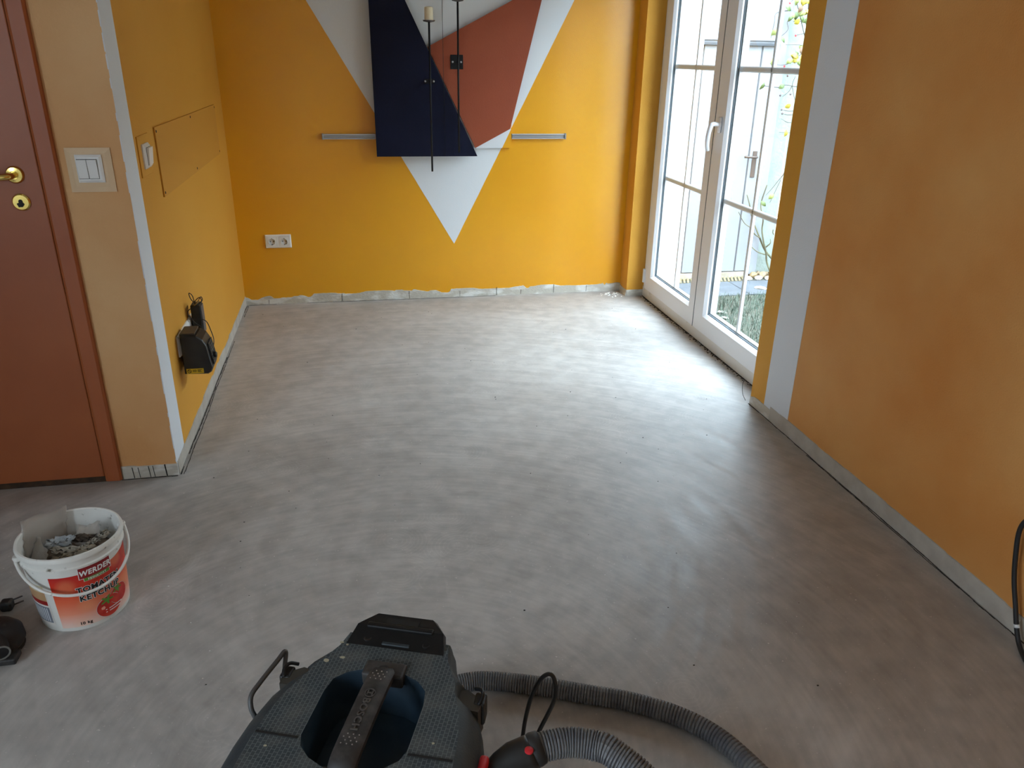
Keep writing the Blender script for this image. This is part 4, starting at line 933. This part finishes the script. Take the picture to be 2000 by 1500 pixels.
for P in ([(3.60, -.17), (3.55, -.16), (3.47, -.13), (3.41, -.07), (3.38, 0)], [(3.50, -.02), (3.44, .02), (3.38, .08), (3.33, .12), (3.25, .22)], [(3.57, -.1), (3.59, -.06), (3.6, -.03)], [(3.70, -.1), (3.65, -.02), (3.62, .02), (3.6, .06)]): stem(P, .006, .003, M_stem, .01)
main = [(3.74, -.38), (3.76, .2), (3.70, .7), (3.66, 1.05), (3.65, 1.35), (3.64, 1.6), (3.62, 1.9), (3.60, 2.1)]
stem(main, .010, .006, M_twig, .0)
tw_ = [[(3.65, 1.10), (3.62, 1.09), (3.58, 1.24), (3.58, 1.32)], [(3.65, 1.24), (3.58, 1.24), (3.51, 1.25), (3.45, 1.23)], [(3.58, 1.24), (3.54, 1.2), (3.49, 1.16)], [(3.66, 1.05), (3.56, 1.05), (3.5, 1.06)], [(3.66, 1.02), (3.56, 1.02), (3.51, 1.03)], [(3.67, .96), (3.57, .96), (3.51, .99)], [(3.68, .88), (3.6, .88), (3.51, .88)], [(3.63, 1.78), (3.59, 1.73), (3.49, 1.72)], [(3.62, 1.78), (3.46, 1.73), (3.45, 1.66), (3.41, 1.6)], [(3.46, 1.80), (3.36, 1.78), (3.32, 1.71), (3.34, 1.6)], [(3.64, 1.64), (3.61, 1.64), (3.53, 1.62)], [(3.65, 1.53), (3.59, 1.55), (3.45, 1.55)], [(3.65, 1.53), (3.63, 1.51), (3.58, 1.46)], [(3.65, 1.45), (3.55, 1.43), (3.45, 1.40), (3.36, 1.41)], [(3.45, 1.23), (3.35, 1.24), (3.31, 1.25)], [(3.69, .8), (3.62, .6), (3.55, .45), (3.48, .36)], [(3.7, .7), (3.6, .55), (3.52, .3)], [(3.64, 1.6), (3.5, 1.86), (3.44, 1.86)], [(3.63, 1.75), (3.6, 1.86), (3.55, 1.92)]]
for i, P in enumerate(tw_): stem(P, .0032, .0016, M_twig, -.02, .03)
M_lf = [mat('leaf_green', (66, 84, 44), .6, (82, 96, 50), 20), mat('leaf_yellow', (142, 128, 36), .6, (126, 112, 28), 20), mat('leaf_pale', (116, 124, 68), .6, (104, 112, 56), 20), mat('leaf_brown', (100, 76, 54), .7, (80, 60, 42), 20)]
lv = [(3.53, 1.86, 1), (3.58, 1.86, 1), (3.51, 1.81, 3), (3.43, 1.81, 0), (3.59, 1.79, 1), (3.50, 1.76, 0), (3.44, 1.74, 0), (3.51, 1.72, 1), (3.57, 1.73, 0), (3.61, 1.72, 0), (3.33, 1.64, 2), (3.42, 1.59, 0), (3.57, 1.51, 3), (3.60, 1.53, 2), (3.56, 1.48, 0), (3.48, 1.43, 2), (3.54, 1.44, 1), (3.59, 1.41, 0), (3.64, 1.45, 0), (3.64, 1.41, 1), (3.36, 1.42, 2), (3.31, 1.24, 0), (3.35, 1.24, 0), (3.46, 1.24, 0), (3.62, 1.28, 0), (3.55, 1.09, 1), (3.62, 1.08, 0), (3.54, .88, 1), (3.48, 1.86, 2), (3.61, 1.86, 2), (3.55, 1.78, 2), (3.62, 1.80, 1), (3.52, 1.47, 1), (3.56, 1.43, 2), (3.61, 1.45, 1), (3.46, 1.76, 2), (3.55, 1.74, 0), (3.50, 1.90, 0), (3.56, 1.90, 1), (3.44, .30, 0), (3.50, .36, 2)]
rnd = random.Random(21)
for x, z, k in lv:
    for rep in range(2 if k in (1, 2) and z > 1.35 else 1):
        L_ = rnd.uniform(.05, .075); w = L_ * rnd.uniform(.26, .36); a = rnd.uniform(-1.2, 1.2) - PI / 2 + rep * 1.1; tilt = rnd.uniform(-.7, .7)
        d = Vector((math.cos(a), math.sin(tilt) * .5, math.sin(a))).normalized(); s = d.cross(Vector((rnd.uniform(-.5, .5), -1, rnd.uniform(-.4, .4)))).normalized(); nrm = d.cross(s)
        b0 = Vector((x + rnd.uniform(-.01, .01), PY - .05 + rnd.uniform(-.03, .03), z)) - d * L_ * .5; V = []
        prof_ = [(0, .0), (.15, .55), (.35, .95), (.55, 1.0), (.78, .65), (1.0, 0)]
        for t, ww in prof_:
            mid_ = b0 + d * (L_ * t) - nrm * (.012 * math.sin(PI * t)); V += [tuple(mid_ - s * (w * ww) + nrm * .006), tuple(mid_), tuple(mid_ + s * (w * ww) + nrm * .006)]
        F = [(3 * i + j, 3 * i + 3 + j, 3 * i + 4 + j, 3 * i + 1 + j) for i in range(5) for j in range(2)]
        o = mk('leaf', V, F, M_lf[k], shb, smooth=True)
for x, z in ((3.44, 1.85), (3.62, 1.79), (3.62, 1.39), (3.47, 1.17), (3.47, 1.39), (3.51, 1.32), (3.56, 1.18), (3.50, 1.06), (3.51, 1.03), (3.53, 1.62)):
    red_ = z > 1.35
    lathe('rose_hip', [(0, -.009), (.006, -.006), (.0085, 0), (.006, .007), (.002, .010), (0, .010)], (x, PY - .03, z), mat('hip_red', (170, 40, 44), .4) if red_ else mat('hip_dark', (70, 50, 48), .5), shb, 'z', 10)
st_ = tube('garden_stake', [(3.585, 6.22, .84), (3.60, 6.22, .3), (3.615, 6.22, -.39)], .006, mat('cane_grey', (190, 180, 164), .7), None, 8)
tag(st_, 'thin upright cane stake in front of the stucco garden wall', 'stake')
